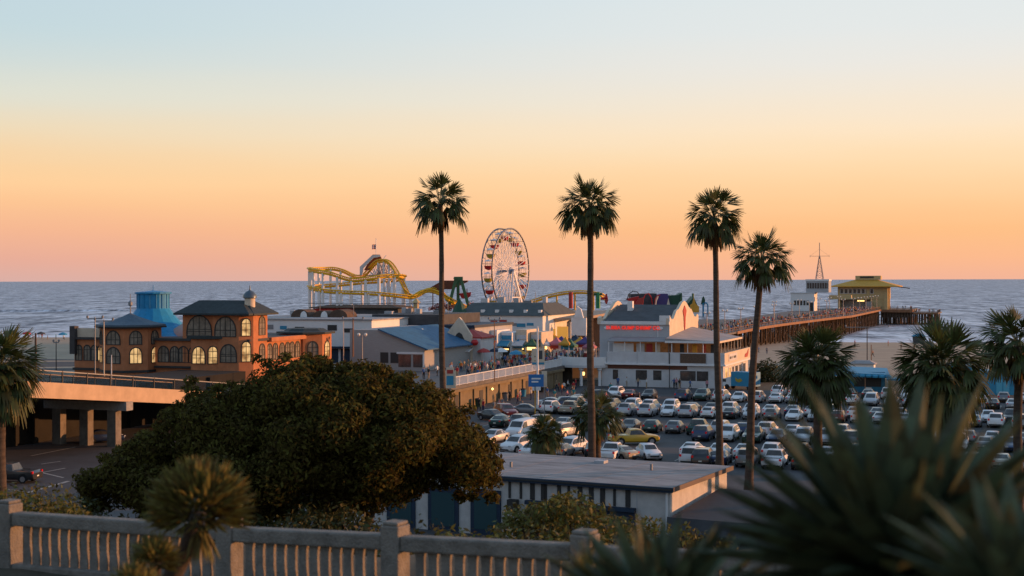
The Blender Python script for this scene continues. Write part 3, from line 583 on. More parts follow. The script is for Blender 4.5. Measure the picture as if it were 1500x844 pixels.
# ------------------------------------------------------------------ arcades and shops along the pier
def shop(name, label, t, s, parts, cat='building', z=5.4, group=None):
    e, M = pthing(name, label, cat, t, s, z, group)
    for p in parts:
        nm, m, kind = p[0], p[1], p[2]; mb = M()
        if kind == 'box': mb.box(*p[3])
        elif kind == 'ext': mb.ext(p[3], p[4])
        elif kind == 'hip': mb.hip(*p[3])
        elif kind == 'hexa': mb.hexa(p[3])
        elif kind == 'lathe': mb.lathe(p[3], p[4], p[5])
        elif kind == 'multi': [mb.box(*b3) for b3 in p[3]]
        mb.build(nm, m, e)
    return e
# white arcade behind the carousel
s0 = ts(480, 248)[1]; tl = ts(385, 252)[0]; tr = ts(548, 246)[0]
shop('arcade_hall', 'long plain white hall behind the orange building', tl, s0, [
    ('wall', m_white, 'box', (tl - 8, tr, s0, s0 + 34, 5.4, 13.0)), ('roof', m_roofg, 'box', (tl - 8.3, tr + .2, s0 - .2, s0 + 34.2, 13.0, 13.25)),
    ('shutter', m_navy, 'multi', [(tl + 9 + i * 3.1, tl + 11.6 + i * 3.1, s0 - .08, s0 - .003, 5.6, 8.1) for i in range(3)]),
    ('awning', m_navy, 'box', (tl + 8.6, tr - .5, s0 - .9, s0 - .09, 8.2, 8.5)),
    ('wall_plate', m_dgrey, 'box', (tl + 9.5, tl + 11.5, s0 - .06, s0 - .004, 9.3, 9.9))])
shop('rooftop_shed', 'brown arched sheds on the roof of the white hall', tl, s0 + 10, [('arch', m_wood, 'ext', [(tl + x0 + math.cos(R(a)) * r, s0 + 10, 13.26 + math.sin(R(a)) * r * .75) for a in range(0, 181, 20)], (0, 4, 0)) for x0, r in ((1.8, 1.9), (6, 1.6), (9.6, 1.9))]
     + [('end_plate', m_white, 'ext', [(tl + x0 + .8 + math.cos(R(a)) * .7, s0 + 9.9, 13.26 + math.sin(R(a)) * 1.1) for a in range(0, 181, 30)], (0, .09, 0)) for x0 in (1.8, 6)], 'shed', 13.25)
# grey sided building with blue roof
tA, sA = ts(622, 228); tL = ts(527, 236)[0]; sA2 = sA + 24
mid = tA - 7.8
shop('amusement_shop', 'grey boarded building with dark fascia and sloping blue roof', tA, sA, [
    ('wall', mat('grey_siding', (.33, .32, .31), .8, var=.12, scale=1, stretch=(1, 1, 12)), 'ext', [(tL, sA, 5.4), (tA, sA, 5.4), (tA, sA, 8.9), (mid, sA, 11.9), (tL, sA, 11.9)], (0, 24, 0)),
    ('roof', m_bluer, 'hexa', [(mid - .2, sA - .6, 11.95), (tA + .8, sA - .6, 8.75), (tA + .8, sA2, 8.75), (mid - .2, sA2, 11.95), (mid - .2, sA - .6, 12.15), (tA + .8, sA - .6, 8.95), (tA + .8, sA2, 8.95), (mid - .2, sA2, 12.15)]),
    ('window', m_frame, 'multi', [(tL + 5.5 + i * 1.8, tL + 6.9 + i * 1.8, sA - .06, sA - .003, 6.6, 8.3) for i in range(2)]), ('window', m_glass, 'multi', [(tA - 4.6, tA - 2.4, sA - .06, sA - .003, 6, 8), (tA - 2, tA - .4, sA - .06, sA - .003, 6, 8)]),
    ('door_frame', m_white, 'multi', [(tA - .3, tA - .05, sA - .09, sA - .004, 5.4, 8.4), (tA - 4.9, tA - .3, sA - .09, sA - .004, 8.1, 8.4)])])
tB, sB = ts(545, 262); tB2 = ts(645, 258)[0]; tB3 = ts(700, 256)[0]
shop('arcade_hall', 'low hall with broad dark flat roof behind the blue roof', tB, sB, [
    ('wall', m_grey, 'box', (tB + .3, tB3 - .3, sB + .4, sB + 20, 5.4, 11.4)), ('roof', m_dgrey, 'box', (tB, tB2, sB, sB + 20.4, 11.9, 13.7)), ('roof_edge', m_navy, 'box', (tB + .1, tB3, sB - .6, sB + 20, 11.4, 11.88)),
    ('window', m_glass, 'multi', [(tB + 8 + i * 1.6, tB + 9.2 + i * 1.6, sB + .34, sB + .396, 9.8, 10.9) for i in range(6)]), ('red_lamp', m_red, 'box', (tB3 - 2.4, tB3 - 1.6, sB + .3, sB + .396, 9, 10))])
# cream gabled shop front
tC, sC = ts(655, 248); tC2 = ts(692, 247)[0]; mC = (tC + tC2) / 2
shop('gabled_shop', 'small cream shop with steep gable beside the palm trunk', tC, sC, [
    ('wall', m_cream, 'ext', [(tC, sC, 5.4), (tC2, sC, 5.4), (tC2, sC, 10.4), (mC + .4, sC, 13.1), (mC, sC, 13.5), (mC - .4, sC, 13.1), (tC, sC, 10.8)], (0, .6, 0)), ('shop_body', m_offw, 'box', (tC + .2, tC2 + 1.5, sC + .61, sC + 7, 5.4, 9.8)), ('shop_roof', m_awr, 'hip', (tC, tC2 + 1.8, sC + .62, sC + 7.2, 9.8, 11.2, .9)),
    ('doorway', m_frame, 'ext', [(mC + x, sC - .05, z) for x, z in [(-1, 6.5), (1, 6.5), (1, 9.6), (.5, 10.6), (0, 10.9), (-.5, 10.6), (-1, 9.6)]], (0, .045, 0)),
    ('awning', m_white, 'hexa', [(tC - .4, sC - 2.2, 7.6), (tC2 + .4, sC - 2.2, 7.6), (tC2 + .4, sC - .1, 8.2), (tC - .4, sC - .1, 8.2), (tC - .4, sC - 2.2, 7.75), (tC2 + .4, sC - 2.2, 7.75), (tC2 + .4, sC - .1, 8.35), (tC - .4, sC - .1, 8.35)]),
    ('emblem', m_red, 'lathe', [(.4, 8.7), (.7, 9.2), (.4, 9.7)], 10, (tC2 + .8, sC - .4, 0))])
# row of white cafes with awnings
tD, sD = ts(690, 262); tD2 = ts(775, 259)[0]; nD = 5; wD = (tD2 - tD) / nD
for i, (lab, aw, wm) in enumerate((('white stall with pale awning next to the gabled shop', m_offw, m_white), ('white stall under a red and white awning', m_awr, m_white), ('stall with light blue sign band on its front', m_cyan, m_white), ('pink-lit stall with glowing front below the awnings', m_offw, m_cream), ('stall with navy flat canopy and tall white door', m_navy, m_cream))):
    a = tD + i * wD
    shop('food_stall', lab, a, sD + i * 2, [('wall', wm, 'box', (a, a + wD - .1, sD + i * 2, sD + i * 2 + 7, 5.4, 10.2 + (i % 2) * .5)), ('opening', m_frame, 'box', (a + .3, a + wD - .5, sD + i * 2 - .05, sD + i * 2 - .003, 5.5, 7.6)),
        ('counter_light', m_lamp if i > 1 else m_cream, 'box', (a + .5, a + wD - .7, sD + i * 2 - .12, sD + i * 2 - .06, 7.0, 7.25)),
        ('awning', aw, 'hexa', [(a - .1, sD + i * 2 - 2, 7.7), (a + wD - .3, sD + i * 2 - 2, 7.7), (a + wD - .3, sD + i * 2 - .05, 8.6), (a - .1, sD + i * 2 - .05, 8.6), (a - .1, sD + i * 2 - 2, 7.85), (a + wD - .3, sD + i * 2 - 2, 7.85), (a + wD - .3, sD + i * 2 - .05, 8.75), (a - .1, sD + i * 2 - .05, 8.75)]),
        ('sign_band', m_cyan if i in (1, 2) else m_offw, 'box', (a + .1, a + wD - .2, sD + i * 2 - .1, sD + i * 2 - .01, 8.9, 9.7))], 'stall', group='food stalls on the pier')
# long white hall with dark green roof
tE, sE = ts(675, 292); tE2 = ts(800, 288)[0]
shop('arcade_hall', 'long white hall under a dark grey-green roof in front of the ferris wheel', tE, sE, [
    ('wall', m_white, 'box', (tE, tE2, sE, sE + 22, 5.4, 12.7)), ('roof', mat('grey_green_roof', (.07, .08, .08), .8, var=.2, scale=.7), 'hexa', [(tE - .5, sE - .5, 12.75), (tE2 + .5, sE - .5, 12.75), (tE2 + .5, sE + 22, 12.75), (tE - .5, sE + 22, 12.75), (tE + .2, sE + 6, 15.2), (tE2 - 2, sE + 6, 15.2), (tE2 - 2, sE + 16, 15.2), (tE + .2, sE + 16, 15.2)]),
    ('turret', m_green2, 'lathe', [(1.5, 12.5), (1.7, 13.2), (1.0, 14.8), (.1, 16.2)], 8, (tE - .5, sE + .5, 0)),
    ('wall_line', m_grey, 'box', (tE + 3, tE2 - 6, sE - .04, sE - .003, 9.4, 9.6)),
    ('roof_vent', m_white, 'multi', [(tE + 4 + i * 3.1, tE + 4.7 + i * 3.1, sE + 1, sE + 1.7, 13, 13.9) for i in range(5)])])
# open canopy hall with cream gable
tG, sG = ts(770, 300); tG2 = ts(872, 296)[0]
shop('canopy_hall', 'broad open-fronted hall with tan ceiling and cream gable end', tG, sG, [
    ('roof', mat('tan_canopy', (.36, .27, .2), .8, var=.1), 'hexa', [(tG, sG - 5, 11.2), (tG2, sG - 5, 11.9), (tG2, sG + 20, 12.6), (tG, sG + 20, 12.6), (tG, sG - 5, 11.6), (tG2, sG - 5, 12.4), (tG2, sG + 20, 13.2), (tG, sG + 20, 13.2)]),
    ('back_wall', mat('hall_back_wall', (.2, .13, .09), .8), 'box', (tG + .2, tG2 - .2, sG + 8, sG + 20, 5.4, 11.9)),
    ('gable', m_cream, 'ext', [(tG - 3, sG - 5.4, 8.6), (tG + 2, sG - 5.4, 10.2), (tG + 1.2, sG - 5.4, 12.6), (tG - 1.5, sG - 5.4, 13.8), (tG - 4, sG - 5.4, 12.2), (tG - 4.6, sG - 5.4, 10.2)], (0, .4, 0)),
    ('post', m_white, 'multi', [(tG + 1 + i * 3.4, tG + 1.25 + i * 3.4, sG - 4.6, sG - 4.35, 5.4, 11.3) for i in range(5)]),
    ('white_block', m_white, 'box', (tG2 - 3, tG2 + .2, sG - 6, sG - 5.2, 8.6, 12.2)), ('block_top', m_white, 'ext', [(tG2 - 2.4, sG - 6.1, 12.2), (tG2 - .4, sG - 6.1, 12.2), (tG2 - .9, sG - 6.1, 14), (tG2 - 1.7, sG - 6.1, 14.6)], (0, .5, 0)),
    ('lit_sign', mat('lit_stall_sign', (.4, .25, .05), .6, emit=(1, .45, .08), es=.45, var=.0), 'multi', [(tG + .6 + i * 2.7, tG + 2.9 + i * 2.7, sG - 5.3, sG - 5.1, 7.8, 9.9 + (i % 2) * .5) for i in range(4)]),
    ('counter', mat('dim_counter', (.16, .09, .05), .8, emit=(1, .5, .15), es=.06), 'multi', [(tG + .8 + i * 2.7, tG + 2.7 + i * 2.7, sG - 4.9, sG - 4.6, 5.5, 7.4) for i in range(4)])])
mbn = 0
for i in range(4):   # stalls further in, right of the canopy hall
    a, b3 = ts(838 + i * 9, 325 + i * 7)
    shop('kiosk', ['small yellow lit kiosk deep in the promenade', 'red kiosk with dark roof deep in the promenade', 'tan kiosk behind the crowd', 'kiosk with pale roof at the far end of the promenade'][i], a, b3, [('wall', [m_olive, m_awr, m_tan, m_offw][i], 'box', (a - 1.4, a + 1.4, b3, b3 + 3, 5.4, 8.2)), ('roof', [m_wood, m_dgrey, m_awr, m_offw][i], 'hip', (a - 1.9, a + 1.9, b3 - .5, b3 + 3.5, 8.2, 9.4, .9)), ('hatch', m_lamp if i < 2 else m_frame, 'box', (a - .9, a + .9, b3 - .06, b3 - .003, 6.6, 7.5))], 'kiosk')

# roof clutter and wall panels on the halls
random.seed(8)
for o in [q for q in COL.objects if q.get('category') == 'building' and q.name.startswith(('arcade_hall', 'amusement_shop'))]:
    rf = max((c for c in o.children if c.name.startswith('roof') and not c.name.startswith('roof_')), key=lambda c: len(c.data.vertices)); vs = [v.co for v in rf.data.vertices]
    x0, x1, y0, y1, zt2 = min(v.x for v in vs), max(v.x for v in vs), min(v.y for v in vs), max(v.y for v in vs), max(v.z for v in vs)
    if o.name.startswith('amusement'): continue
    for k in range(5):
        x = lerp(x0, x1, .12 + .17 * k) + random.uniform(-.6, .6); y = lerp(y0, y1, random.uniform(.3, .6)); w_ = random.uniform(.4, .9); mb = MB(); mb.box(x - w_, x + w_, y - .5, y + .5, zt2 + .004, zt2 + random.uniform(.5, 1.2)); mb.build('roof_unit', random.choice([m_grey, m_offw, m_dgrey, m_steel]), o)
        if k % 2: mb = MB(); mb.tube([(x + 1.6, y, zt2), (x + 1.6, y, zt2 + 2.2)], .06, 6); mb.build('vent_pipe', m_steel, o)
    wl = next(c for c in o.children if c.name.startswith('wall')); vs = [v.co for v in wl.data.vertices]; wx0, wx1, wy, wz = min(v.x for v in vs), max(v.x for v in vs), min(v.y for v in vs), max(v.z for v in vs)
    for k in range(6):
        x = lerp(wx0, wx1, .3 + .11 * k); w_ = random.uniform(.6, 1.2); z0 = wz - random.uniform(1.6, 2.4); mb = MB(); mb.box(x - w_, x + w_, wy - .07, wy - .005, z0, z0 + random.uniform(.5, 1.0)); mb.build('wall_panel', random.choice([m_cyan, m_awr, m_cream, m_steel, m_frame]), o)
# booths, parasols and banners in front of the halls
random.seed(31)
ROOFS = {'red': m_awr, 'navy': m_navy, 'white': m_white, 'light blue': m_cyan, 'yellow': m_olive, 'green': m_green, 'pink': mat('pink_canvas', (.45, .16, .2), .7), 'violet': m_purp}
FRONTS = {'lit': m_lamp, 'red': m_awr, 'cream': m_cream, 'blue': m_cyan}
combos = [(r_, f_) for r_ in ROOFS for f_ in FRONTS]; random.shuffle(combos)
for i in range(24):
    r_, f_ = combos[i]; px = 700 + i * 7; D = random.uniform(258, 276) if px < 785 else random.uniform(262, 292); t, s = ts(px, D); w_ = random.uniform(.9, 1.5); h = random.uniform(2.1, 2.7)
    e, M = pthing('booth', f'small booth with {r_} pointed roof and {f_} front on the promenade', 'booth', t, s, 5.4, 'booths on the promenade')
    mb = M(); [mb.box(x - .05, x + .05, y - .05, y + .05, 5.4, 5.4 + h) for x in (t - w_, t + w_) for y in (s, s + 2 * w_)]; mb.build('post', m_white, e)
    mb = M(); mb.lathe([(w_ * 1.6, 5.4 + h - .35), (w_ * 1.6, 5.4 + h), (w_ * .7, 5.9 + h), (.05, 6.6 + h)], 4, (t, s + w_, 0), R(45)); mb.build('roof', ROOFS[r_], e)
    mb = M(); mb.box(t - w_ + .1, t + w_ - .1, s + .1, s + .25, 5.4, 6.4); mb.build('counter', m_white if f_ != 'cream' else m_awr, e); mb = M(); mb.box(t - w_ + .2, t + w_ - .2, s + .3, s + .4, 5.4 + h * .62, 5.4 + h * .86); mb.build('front_sign', FRONTS[f_], e)
for i in range(10):
    px = 706 + i * 15 + random.uniform(-5, 5); D = random.uniform(232, 252) if i < 5 else random.uniform(270, 300); t, s = ts(px, D); c = list(ROOFS)[i % 8]; e, M = pthing('parasol', f'open {c} parasol on the promenade ' + ('left of the pale pole' if i < 5 else 'right of the pale pole'), 'parasol', t, s, 5.4, 'parasols on the promenade')
    mb = M(); mb.lathe([(1.3, 7.5), (.9, 7.9), (.05, 8.2)], 8, (t, s, 0)); mb.build('canopy', ROOFS[c], e); mb = M(); mb.tube([(t, s, 5.4), (t, s, 7.9)], .04, 6); mb.build('pole', m_white, e)
# ------------------------------------------------------------------ ferris wheel
FW = at(741, 396.5, 451); fr = 13.3
fa = math.atan2(.9, .44)      # the wheel plane's horizontal direction
fw = thing('ferris_wheel', 'tall ferris wheel with red and yellow gondolas', 'ferris wheel', (FW.x, FW.y, 6), fa)
hzl = FW.z - 6; th = 1.8      # hub height, half width; local x in the wheel plane, y along the axle
def fring(mb, rad, y, r, n=48): mb.tube([(rad * math.cos(2 * math.pi * i / n), y, hzl + rad * math.sin(2 * math.pi * i / n)) for i in range(n + 1)], r, 6, False)
for y in (-th, th):
    mb = MB(); fring(mb, fr, y, .27); mb.build('rim', m_wf, fw, True)
    mb = MB(); fring(mb, fr * .84, y, .07); fring(mb, fr * .5, y, .05)
    for i in range(40):
        a = 2 * math.pi * i / 40; b2 = a + 2 * math.pi * (3 if i % 2 else -3) / 40
        mb.bar((.9 * math.cos(b2), y * .9, hzl + .9 * math.sin(b2)), (fr * math.cos(a), y, hzl + fr * math.sin(a)), .13)
    mb.build('spokes', m_whitest, fw)
mb = MB(); mb.tube([(0, -th - 1.2, hzl), (0, th + 1.2, hzl)], .5, 12)
for y in (-th, th): mb.tube([(0, y - .2, hzl), (0, y + .2, hzl)], 1.1, 14)
mb.build('hub', mat('hub_blue', (.2, .27, .38), .5), fw, True, 40)
mb = MB()
for i in range(20):
    a = 2 * math.pi * (i + .5) / 20; mb.bar((fr * math.cos(a), -th, hzl + fr * math.sin(a)), (fr * math.cos(a), th, hzl + fr * math.sin(a)), .12)
    mb.bar((fr * .84 * math.cos(a), -th, hzl + fr * .84 * math.sin(a)), (fr * .84 * math.cos(a), th, hzl + fr * .84 * math.sin(a)), .08)
mb.build('cross_tubes', m_wf, fw)
for y in (-th - .9, th + .9):
    for x in (-6.2, 6.2): mb = MB(); mb.bar((x, y * 1.6, 0), (0, y, hzl + .3), .5); mb.build('support_leg', m_whitest, fw)
    mb = MB(); mb.bar((-3.2, y * 1.3, hzl * .5), (3.2, y * 1.3, hzl * .5), .3); mb.build('support_tie', m_whitest, fw)
def gond(col, nm):
    b_ = MB(); b_.lathe([(.25, -2.25), (.85, -1.95), (1.05, -1.35), (1.1, -1.2), (1.0, -1.2)], 12); bme = b_.mesh('tub', [col], True, 40)
    c_ = MB(); c_.lathe([(1.1, -.15), (.9, .05), (.2, .3), (.05, .35)], 12); cme = c_.mesh('canopy', [m_whitest], True, 40)
    h_ = MB(); [h_.bar((.8 * math.cos(a), .8 * math.sin(a), -1.2), (.8 * math.cos(a), .8 * math.sin(a), -.1), .07) for a in (0, math.pi / 2, math.pi, 1.5 * math.pi)]; hme = h_.mesh('hanger', [m_wf])
    return bme, cme, hme
m_gy = mat('yellow_gondola_paint', (.42, .3, .03), .5); GR, GY = gond(m_red, 'r'), gond(m_gy, 'y')
for i in range(20):
    a = 2 * math.pi * i / 20 + .07; P = (fr * .93 * math.cos(a), 0, hzl + fr * .93 * math.sin(a)); ms = GR if i % 2 else GY
    g = link('gondola', ms[0], fw); g.location = P; g.scale = (1.3,) * 3; g['label'] = 'red round gondola' if i % 2 else 'yellow round gondola'
    link('canopy', ms[1], g); link('hanger', ms[2], g)

# ------------------------------------------------------------------ roller coaster
def catmull(P, n=8):
    out = []
    for i in range(len(P) - 1):
        p0, p1, p2, p3 = P[max(0, i - 1)], P[i], P[i + 1], P[min(len(P) - 1, i + 2)]
        for k in range(n):
            t = k / n; out.append(.5 * ((2 * p1) + (p2 - p0) * t + (2 * p0 - 5 * p1 + 4 * p2 - p3) * t * t + (3 * p1 - p0 - 3 * p2 + p3) * t ** 3))
    return out + [P[-1]]
CP = [(690, 452, 452), (664, 440, 440), (648, 430, 438), (632, 424, 438), (618, 426, 437), (605, 433, 435), (590, 432, 433), (560, 429, 431), (530, 427, 430), (500, 426, 430), (475, 424, 431), (459, 421, 435), (453, 419, 444), (458, 418, 455), (475, 417, 461), (500, 415, 462), (530, 412, 461), (560, 410, 460), (582, 408, 457), (592, 405, 450), (590, 403, 440), (578, 402, 434), (560, 403, 431), (545, 405, 430), (530, 407, 430), (515, 408, 430), (500, 404, 430), (485, 399, 430), (468, 396, 432), (456, 394, 437), (453, 393, 446), (458, 392, 456), (472, 392, 462), (490, 392, 464), (505, 396, 464), (520, 403, 463), (533, 402, 460), (541, 394, 457), (549, 385, 454), (557, 380.5, 451), (566, 381, 449), (574, 387, 447), (581, 398, 445), (588, 411, 442), (595, 424, 440), (602, 432, 440), (611, 431, 443), (622, 425, 446), (634, 422, 448), (646, 427, 450), (656, 437, 452), (668, 447, 455), (700, 452, 462), (745, 448, 468), (768, 443, 470), (785, 438, 470), (800, 433, 470), (815, 429.5, 470), (830, 427, 470), (848, 426, 470), (864, 427, 470), (880, 430, 471), (886, 436, 474)]
tr = catmull([at(*c) for c in CP], 6)
cst = thing('roller_coaster', 'yellow roller coaster on white columns over the pier amusement park', 'roller coaster', (tr[0].x, tr[0].y, 6))
CO = (tr[0].x, tr[0].y, 6)
rails = [MB(CO), MB(CO)]; spine = MB(CO); ties = MB(CO)
L2 = []; R2 = []; S2 = []
for i, p in enumerate(tr):
    d = (tr[min(i + 1, len(tr) - 1)] - tr[max(0, i - 1)]); d.normalize(); u = d.cross(Vector((0, 0, 1)))
    u = u.normalized() if u.length > .1 else Vector((1, 0, 0)); up = u.cross(d)
    L2.append(p - u * .62); R2.append(p + u * .62); S2.append(p - up * .75)
    ties.bar(p - u * .62, p + u * .62, .14); ties.bar(p - u * .62, S2[-1], .12); ties.bar(p + u * .62, S2[-1], .12)
rails[0].tube(L2, .2, 6); rails[1].tube(R2, .2, 6); spine.tube(S2, .36, 8)
for r_ in rails: r_.build('rail', m_yel, cst, True)
spine.build('spine_tube', m_yel, cst, True); ties.build('track_tie', m_yel, cst)
for i in [10, 46, 54, 62, 70, 78, 96, 104, 112, 118, 126, 134, 142, 150, 158, 166, 172, 178, 184, 190, 196, 202, 208, 232, 238, 244, 250, 262, 270, 318, 330, 342, 352, 362, 372]:
    if i >= len(tr) - 2: continue
    p = S2[i]
    if p.z < 8: continue
    mb = MB(CO); mb.tube([(p.x, p.y, 5.4), (p.x, p.y, p.z)], .42 if p.x < -25 else .3, 10); mb.lathe([(.7, 5.4), (.7, 6.2)], 10, (p.x, p.y, 0)); mb.build('column', m_whitest if p.x < 0 else m_yel, cst, True, 40)
# trestle fan under the lift hill, its sign gable and flag
mb = MB(CO)
for i in range(222, 252, 2): p = S2[i]; mb.bar(p, at(558 + (i - 237) * .6, 404, 450), .14)
mb.bar(at(537, 404, 450), at(590, 402, 450), .3); mb.build('trestle', m_rust, cst)
mb = MB(CO); [mb.bar(at(x, 404, 451 + k % 2), at(x + 5, 384 + abs(x - 560) * .8, 451 + k % 2), .28) for k, x in enumerate(range(540, 582, 4))]; [mb.bar(at(x + 5, 404, 451), at(x, 384 + abs(x - 560) * .8, 451), .22) for x in range(542, 580, 5)]; mb.build('white_truss', m_whitest, cst)
mb = MB(CO); P = [at(527, 403, 455), at(527, 391, 455), at(545, 374, 455), at(557, 373, 455), at(557, 376, 455), at(547, 378, 455), at(532, 393, 455), at(531, 403, 455)]; mb.ext(P, (0, 1, 0)); mb.build('gable_board', m_offw, cst)
mb = MB(CO); P = [at(546, 373, 456.2), at(557, 373, 456.2), at(560, 382, 456.2), at(540, 396, 456.2), at(533, 396, 456.2)]; mb.ext(P, (0, .6, 0)); mb.build('gable_roof', mat('red_brown_boards', (.3, .09, .04), .8, var=.3, scale=.5), cst)
mb = MB(CO); mb.tube([at(551, 373, 455), at(551, 349, 455)], .1, 6); mb.tube([at(561, 380, 452), at(564, 376, 452), at(566, 374, 452)], .1, 6); mb.build('flagpole', m_whitest, cst)
mb = MB(CO); g = []
for i in range(7):
    a = at(551 - i * 1.0, 357.5 + .4 * math.sin(i) + i * .25, 455 + .4 * math.sin(i * 1.1)); b2 = at(551 - i * 1.0, 364.5 + .4 * math.sin(i) + i * .2, 455 + .4 * math.sin(i * 1.1)); g.append((a, b2))
for (a, b2), (c, d) in zip(g, g[1:]):
    for k in range(5): p = a.lerp(b2, k / 5); q = a.lerp(b2, (k + 1) / 5); r_ = c.lerp(d, (k + 1) / 5); s_ = c.lerp(d, k / 5); mb.cur = k % 2; mb.poly([p, q, r_, s_])
f = mb.build('flag', [m_red, m_whitest], cst)
# station of the coaster
t1, s1 = ts(470, 428)
shop('coaster_station', 'dark red low station roofs below the coaster columns', t1, s1, [('roof', m_wood, 'hip', (t1 - 4, t1 + 26, s1, s1 + 14, 11.6, 12.6, .7)), ('wall', m_red, 'box', (t1 - 3, t1 + 10, s1 + 1, s1 + 13, 5.6, 11.5)), ('wall', m_dgrey, 'box', (t1 + 10.1, t1 + 25, s1 + 1, s1 + 13, 5.6, 11.5)), ('fence_rail', m_dgrey, 'box', (t1 - 4, t1 + 40, s1 - .6, s1 - .5, 13, 13.15)), ('kiosk_column', m_tan, 'lathe', [(.9, 11.6), (.9, 13.2), (1.5, 13.3), (.2, 14.6)], 8, (t1 + 30, s1 + 3, 0))], 'station', 5.6)

# ------------------------------------------------------------------ swing ship and other rides
P = at(671, 447, 440); e = thing('swing_ship', 'green A-frame swing ship ride under a brown roof', 'ride', (P.x, P.y, 6)); O = (P.x, P.y, 6)
D0 = 440
mb = MB(O); [mb.bar(at(x0, 455, D0 + dy), at(x1, 408, D0 + dy), .95) for x0, x1, dy in ((656, 668, 0), (688, 675, 0), (671, 671, 4))]; mb.build('a_frame', m_green, e)
mb = MB(O); mb.bar(at(665, 408, D0), at(678, 408, D0), 1.1); mb.tube([at(666, 408, D0 - 1.5), at(666, 408, D0 + 5)], .4); mb.build('axle_beam', m_green, e)
mb = MB(O); mb.ext([at(629, 422, D0 + 8), at(648, 411, D0 + 8), at(684, 411, D0 + 8), at(684, 413, D0 + 8), at(660, 424, D0 + 8), at(640, 424, D0 + 8)], (0, 12, 0)); mb.build('brown_roof', mat('brown_roof', (.16, .055, .03), .75, var=.2), e)
mb = MB(O); mb.ext([at(x, y, D0 + 3) for x, y in [(672, 430), (690, 428), (689, 434), (684, 438), (676, 437)]], (0, 2.2, 0)); mb.build('ship_hull', m_red, e); mb = MB(O); mb.bar(at(672, 409, D0 + 4), at(682, 430, D0 + 4), .35); mb.build('swing_arm', m_dgrey, e)
mb = MB(O); [mb.bar(at(x, 455, D0 + 9), at(x, 423, D0 + 9), .3) for x in (634, 646, 684)]; mb.build('roof_post', m_rust, e)
def ride(name, label, px, D, build, cat='ride'):
    P = at(px, 452, D); e = thing(name, label, cat, (P.x, P.y, 6)); O = (P.x, P.y, 6)
    for nm, m, pts, vec in build:
        mb = MB(O)
        if vec == 'tube': mb.tube([at(*p) for p in pts[0]], pts[1], 6)
        else: mb.ext([at(*p) for p in pts], vec)
        mb.build(nm, m, e)
    return e
D = 420
ride('spinning_ride', 'red petal shaped ride with dark roof behind the restaurant', 930, D, [('petal', m_red, [(917, 438, D), (936, 434, D), (935, 449, D), (921, 449, D), (924, 443, D)], (0, 3, 0)), ('petal', m_awr, [(936, 437, D - 2), (943, 436, D - 2), (941, 449, D - 2), (928, 449, D - 2)], (0, 2, 0)), ('roof', m_dgrey, [(924, 431, D + 4), (962, 430, D + 4), (962, 450, D + 4), (924, 450, D + 4)], (0, 8, 0)), ('arch', m_dgrey, ([(918, 440, D), (921, 431, D), (927, 426.5, D), (934, 428, D), (936, 432, D)], .16), 'tube')])
ride('hoop_ride', 'ride of red hoops beside the violet tent', 948, D, [('hoop', m_red, ([(941, 449, D), (942, 438, D), (946, 431, D), (950, 430, D), (954, 436, D), (956, 449, D)], .2), 'tube'), ('hoop', m_awr, ([(959, 449, D), (960, 438, D), (963, 433, D), (967, 432, D)], .22), 'tube'), ('hoop', m_cream, ([(960, 449, D - 1), (961, 441, D - 1), (964, 434, D - 1)], .22), 'tube')])
ride('tent', 'violet blue tent with peaked front behind the curved gable', 970, D, [('canvas', m_purp, [(961, 450, D + 2), (962, 434, D + 2), (968, 430.5, D + 2), (978, 430.5, D + 2), (983, 450, D + 2)], (0, 7, 0)), ('entrance', m_cream, [(976, 450, D - .2), (979, 437, D - .2), (982, 450, D - .2)], (0, .3, 0))], 'tent')
ride('tent', 'green tent with a pointed end behind the curved gable', 990, D, [('canvas', m_green2, [(978, 451, D + 3), (979, 433, D + 3), (993, 432.5, D + 3), (999, 429, D + 3), (1000, 451, D + 3)], (0, 7, 0)), ('fringe', m_green, [(996, 440, D + 2.6), (998, 430, D + 2.6), (999.5, 440, D + 2.6)], (0, .3, 0))], 'tent')
ride('gabled_pavilion', 'small green roofed pavilion with yellow scalloped gable', 1014, D - 20, [('roof', m_green2, [(1003, 450, D - 18), (1016, 435, D - 18), (1023, 450, D - 18)], (0, 8, 0)), ('gable', m_olive, [(1011, 458, D - 20), (1011, 447, D - 20), (1014, 445, D - 20), (1016.5, 436, D - 20), (1019, 445, D - 20), (1024, 449, D - 20), (1024, 458, D - 20)], (0, .5, 0)), ('finial', m_green, ([(1015, 436, D - 19), (1015, 430, D - 19)], .3), 'tube')], 'pavilion')
ride('statue_pole', 'teal figure on a pole at the pier entrance to the rides', 1030, D - 10, [('figure', m_green2, [(1027, 446, D - 10), (1029, 436, D - 10), (1031, 434, D - 10), (1033, 440, D - 10), (1032, 447, D - 10)], (0, .8, 0)), ('pole', m_teal, ([(1030, 464, D - 10), (1030, 444, D - 10)], .25), 'tube'), ('hook', m_teal, ([(1037, 464, D - 10), (1037, 447, D - 10), (1035, 444, D - 10), (1032, 444, D - 10)], .22), 'tube')], 'statue')
ride('green_tower', 'green post of the ride at the end of the yellow track', 876, 468, [('post', mat('bright_green', (.02, .25, .1), .5), ([(876, 452, 468), (876, 428, 468)], .75), 'tube'), ('beam', m_green, ([(870, 431, 468), (882, 431, 468)], .5), 'tube')])
ride('red_tower', 'dark red pylon between the yellow track and the tall palm', 837, 468, [('post', m_awr, ([(836, 452, 468), (836, 428, 468)], .7), 'tube')])
ride('red_tower', 'red conical pylon right of the green post', 888, 466, [('cone', m_awr, [(886, 443, 466), (887, 432, 466), (889, 430, 466), (891, 440, 466), (889, 446, 466)], (0, 1.5, 0)), ('arm', m_red, ([(880, 438, 466), (889, 436, 466)], .4), 'tube')])
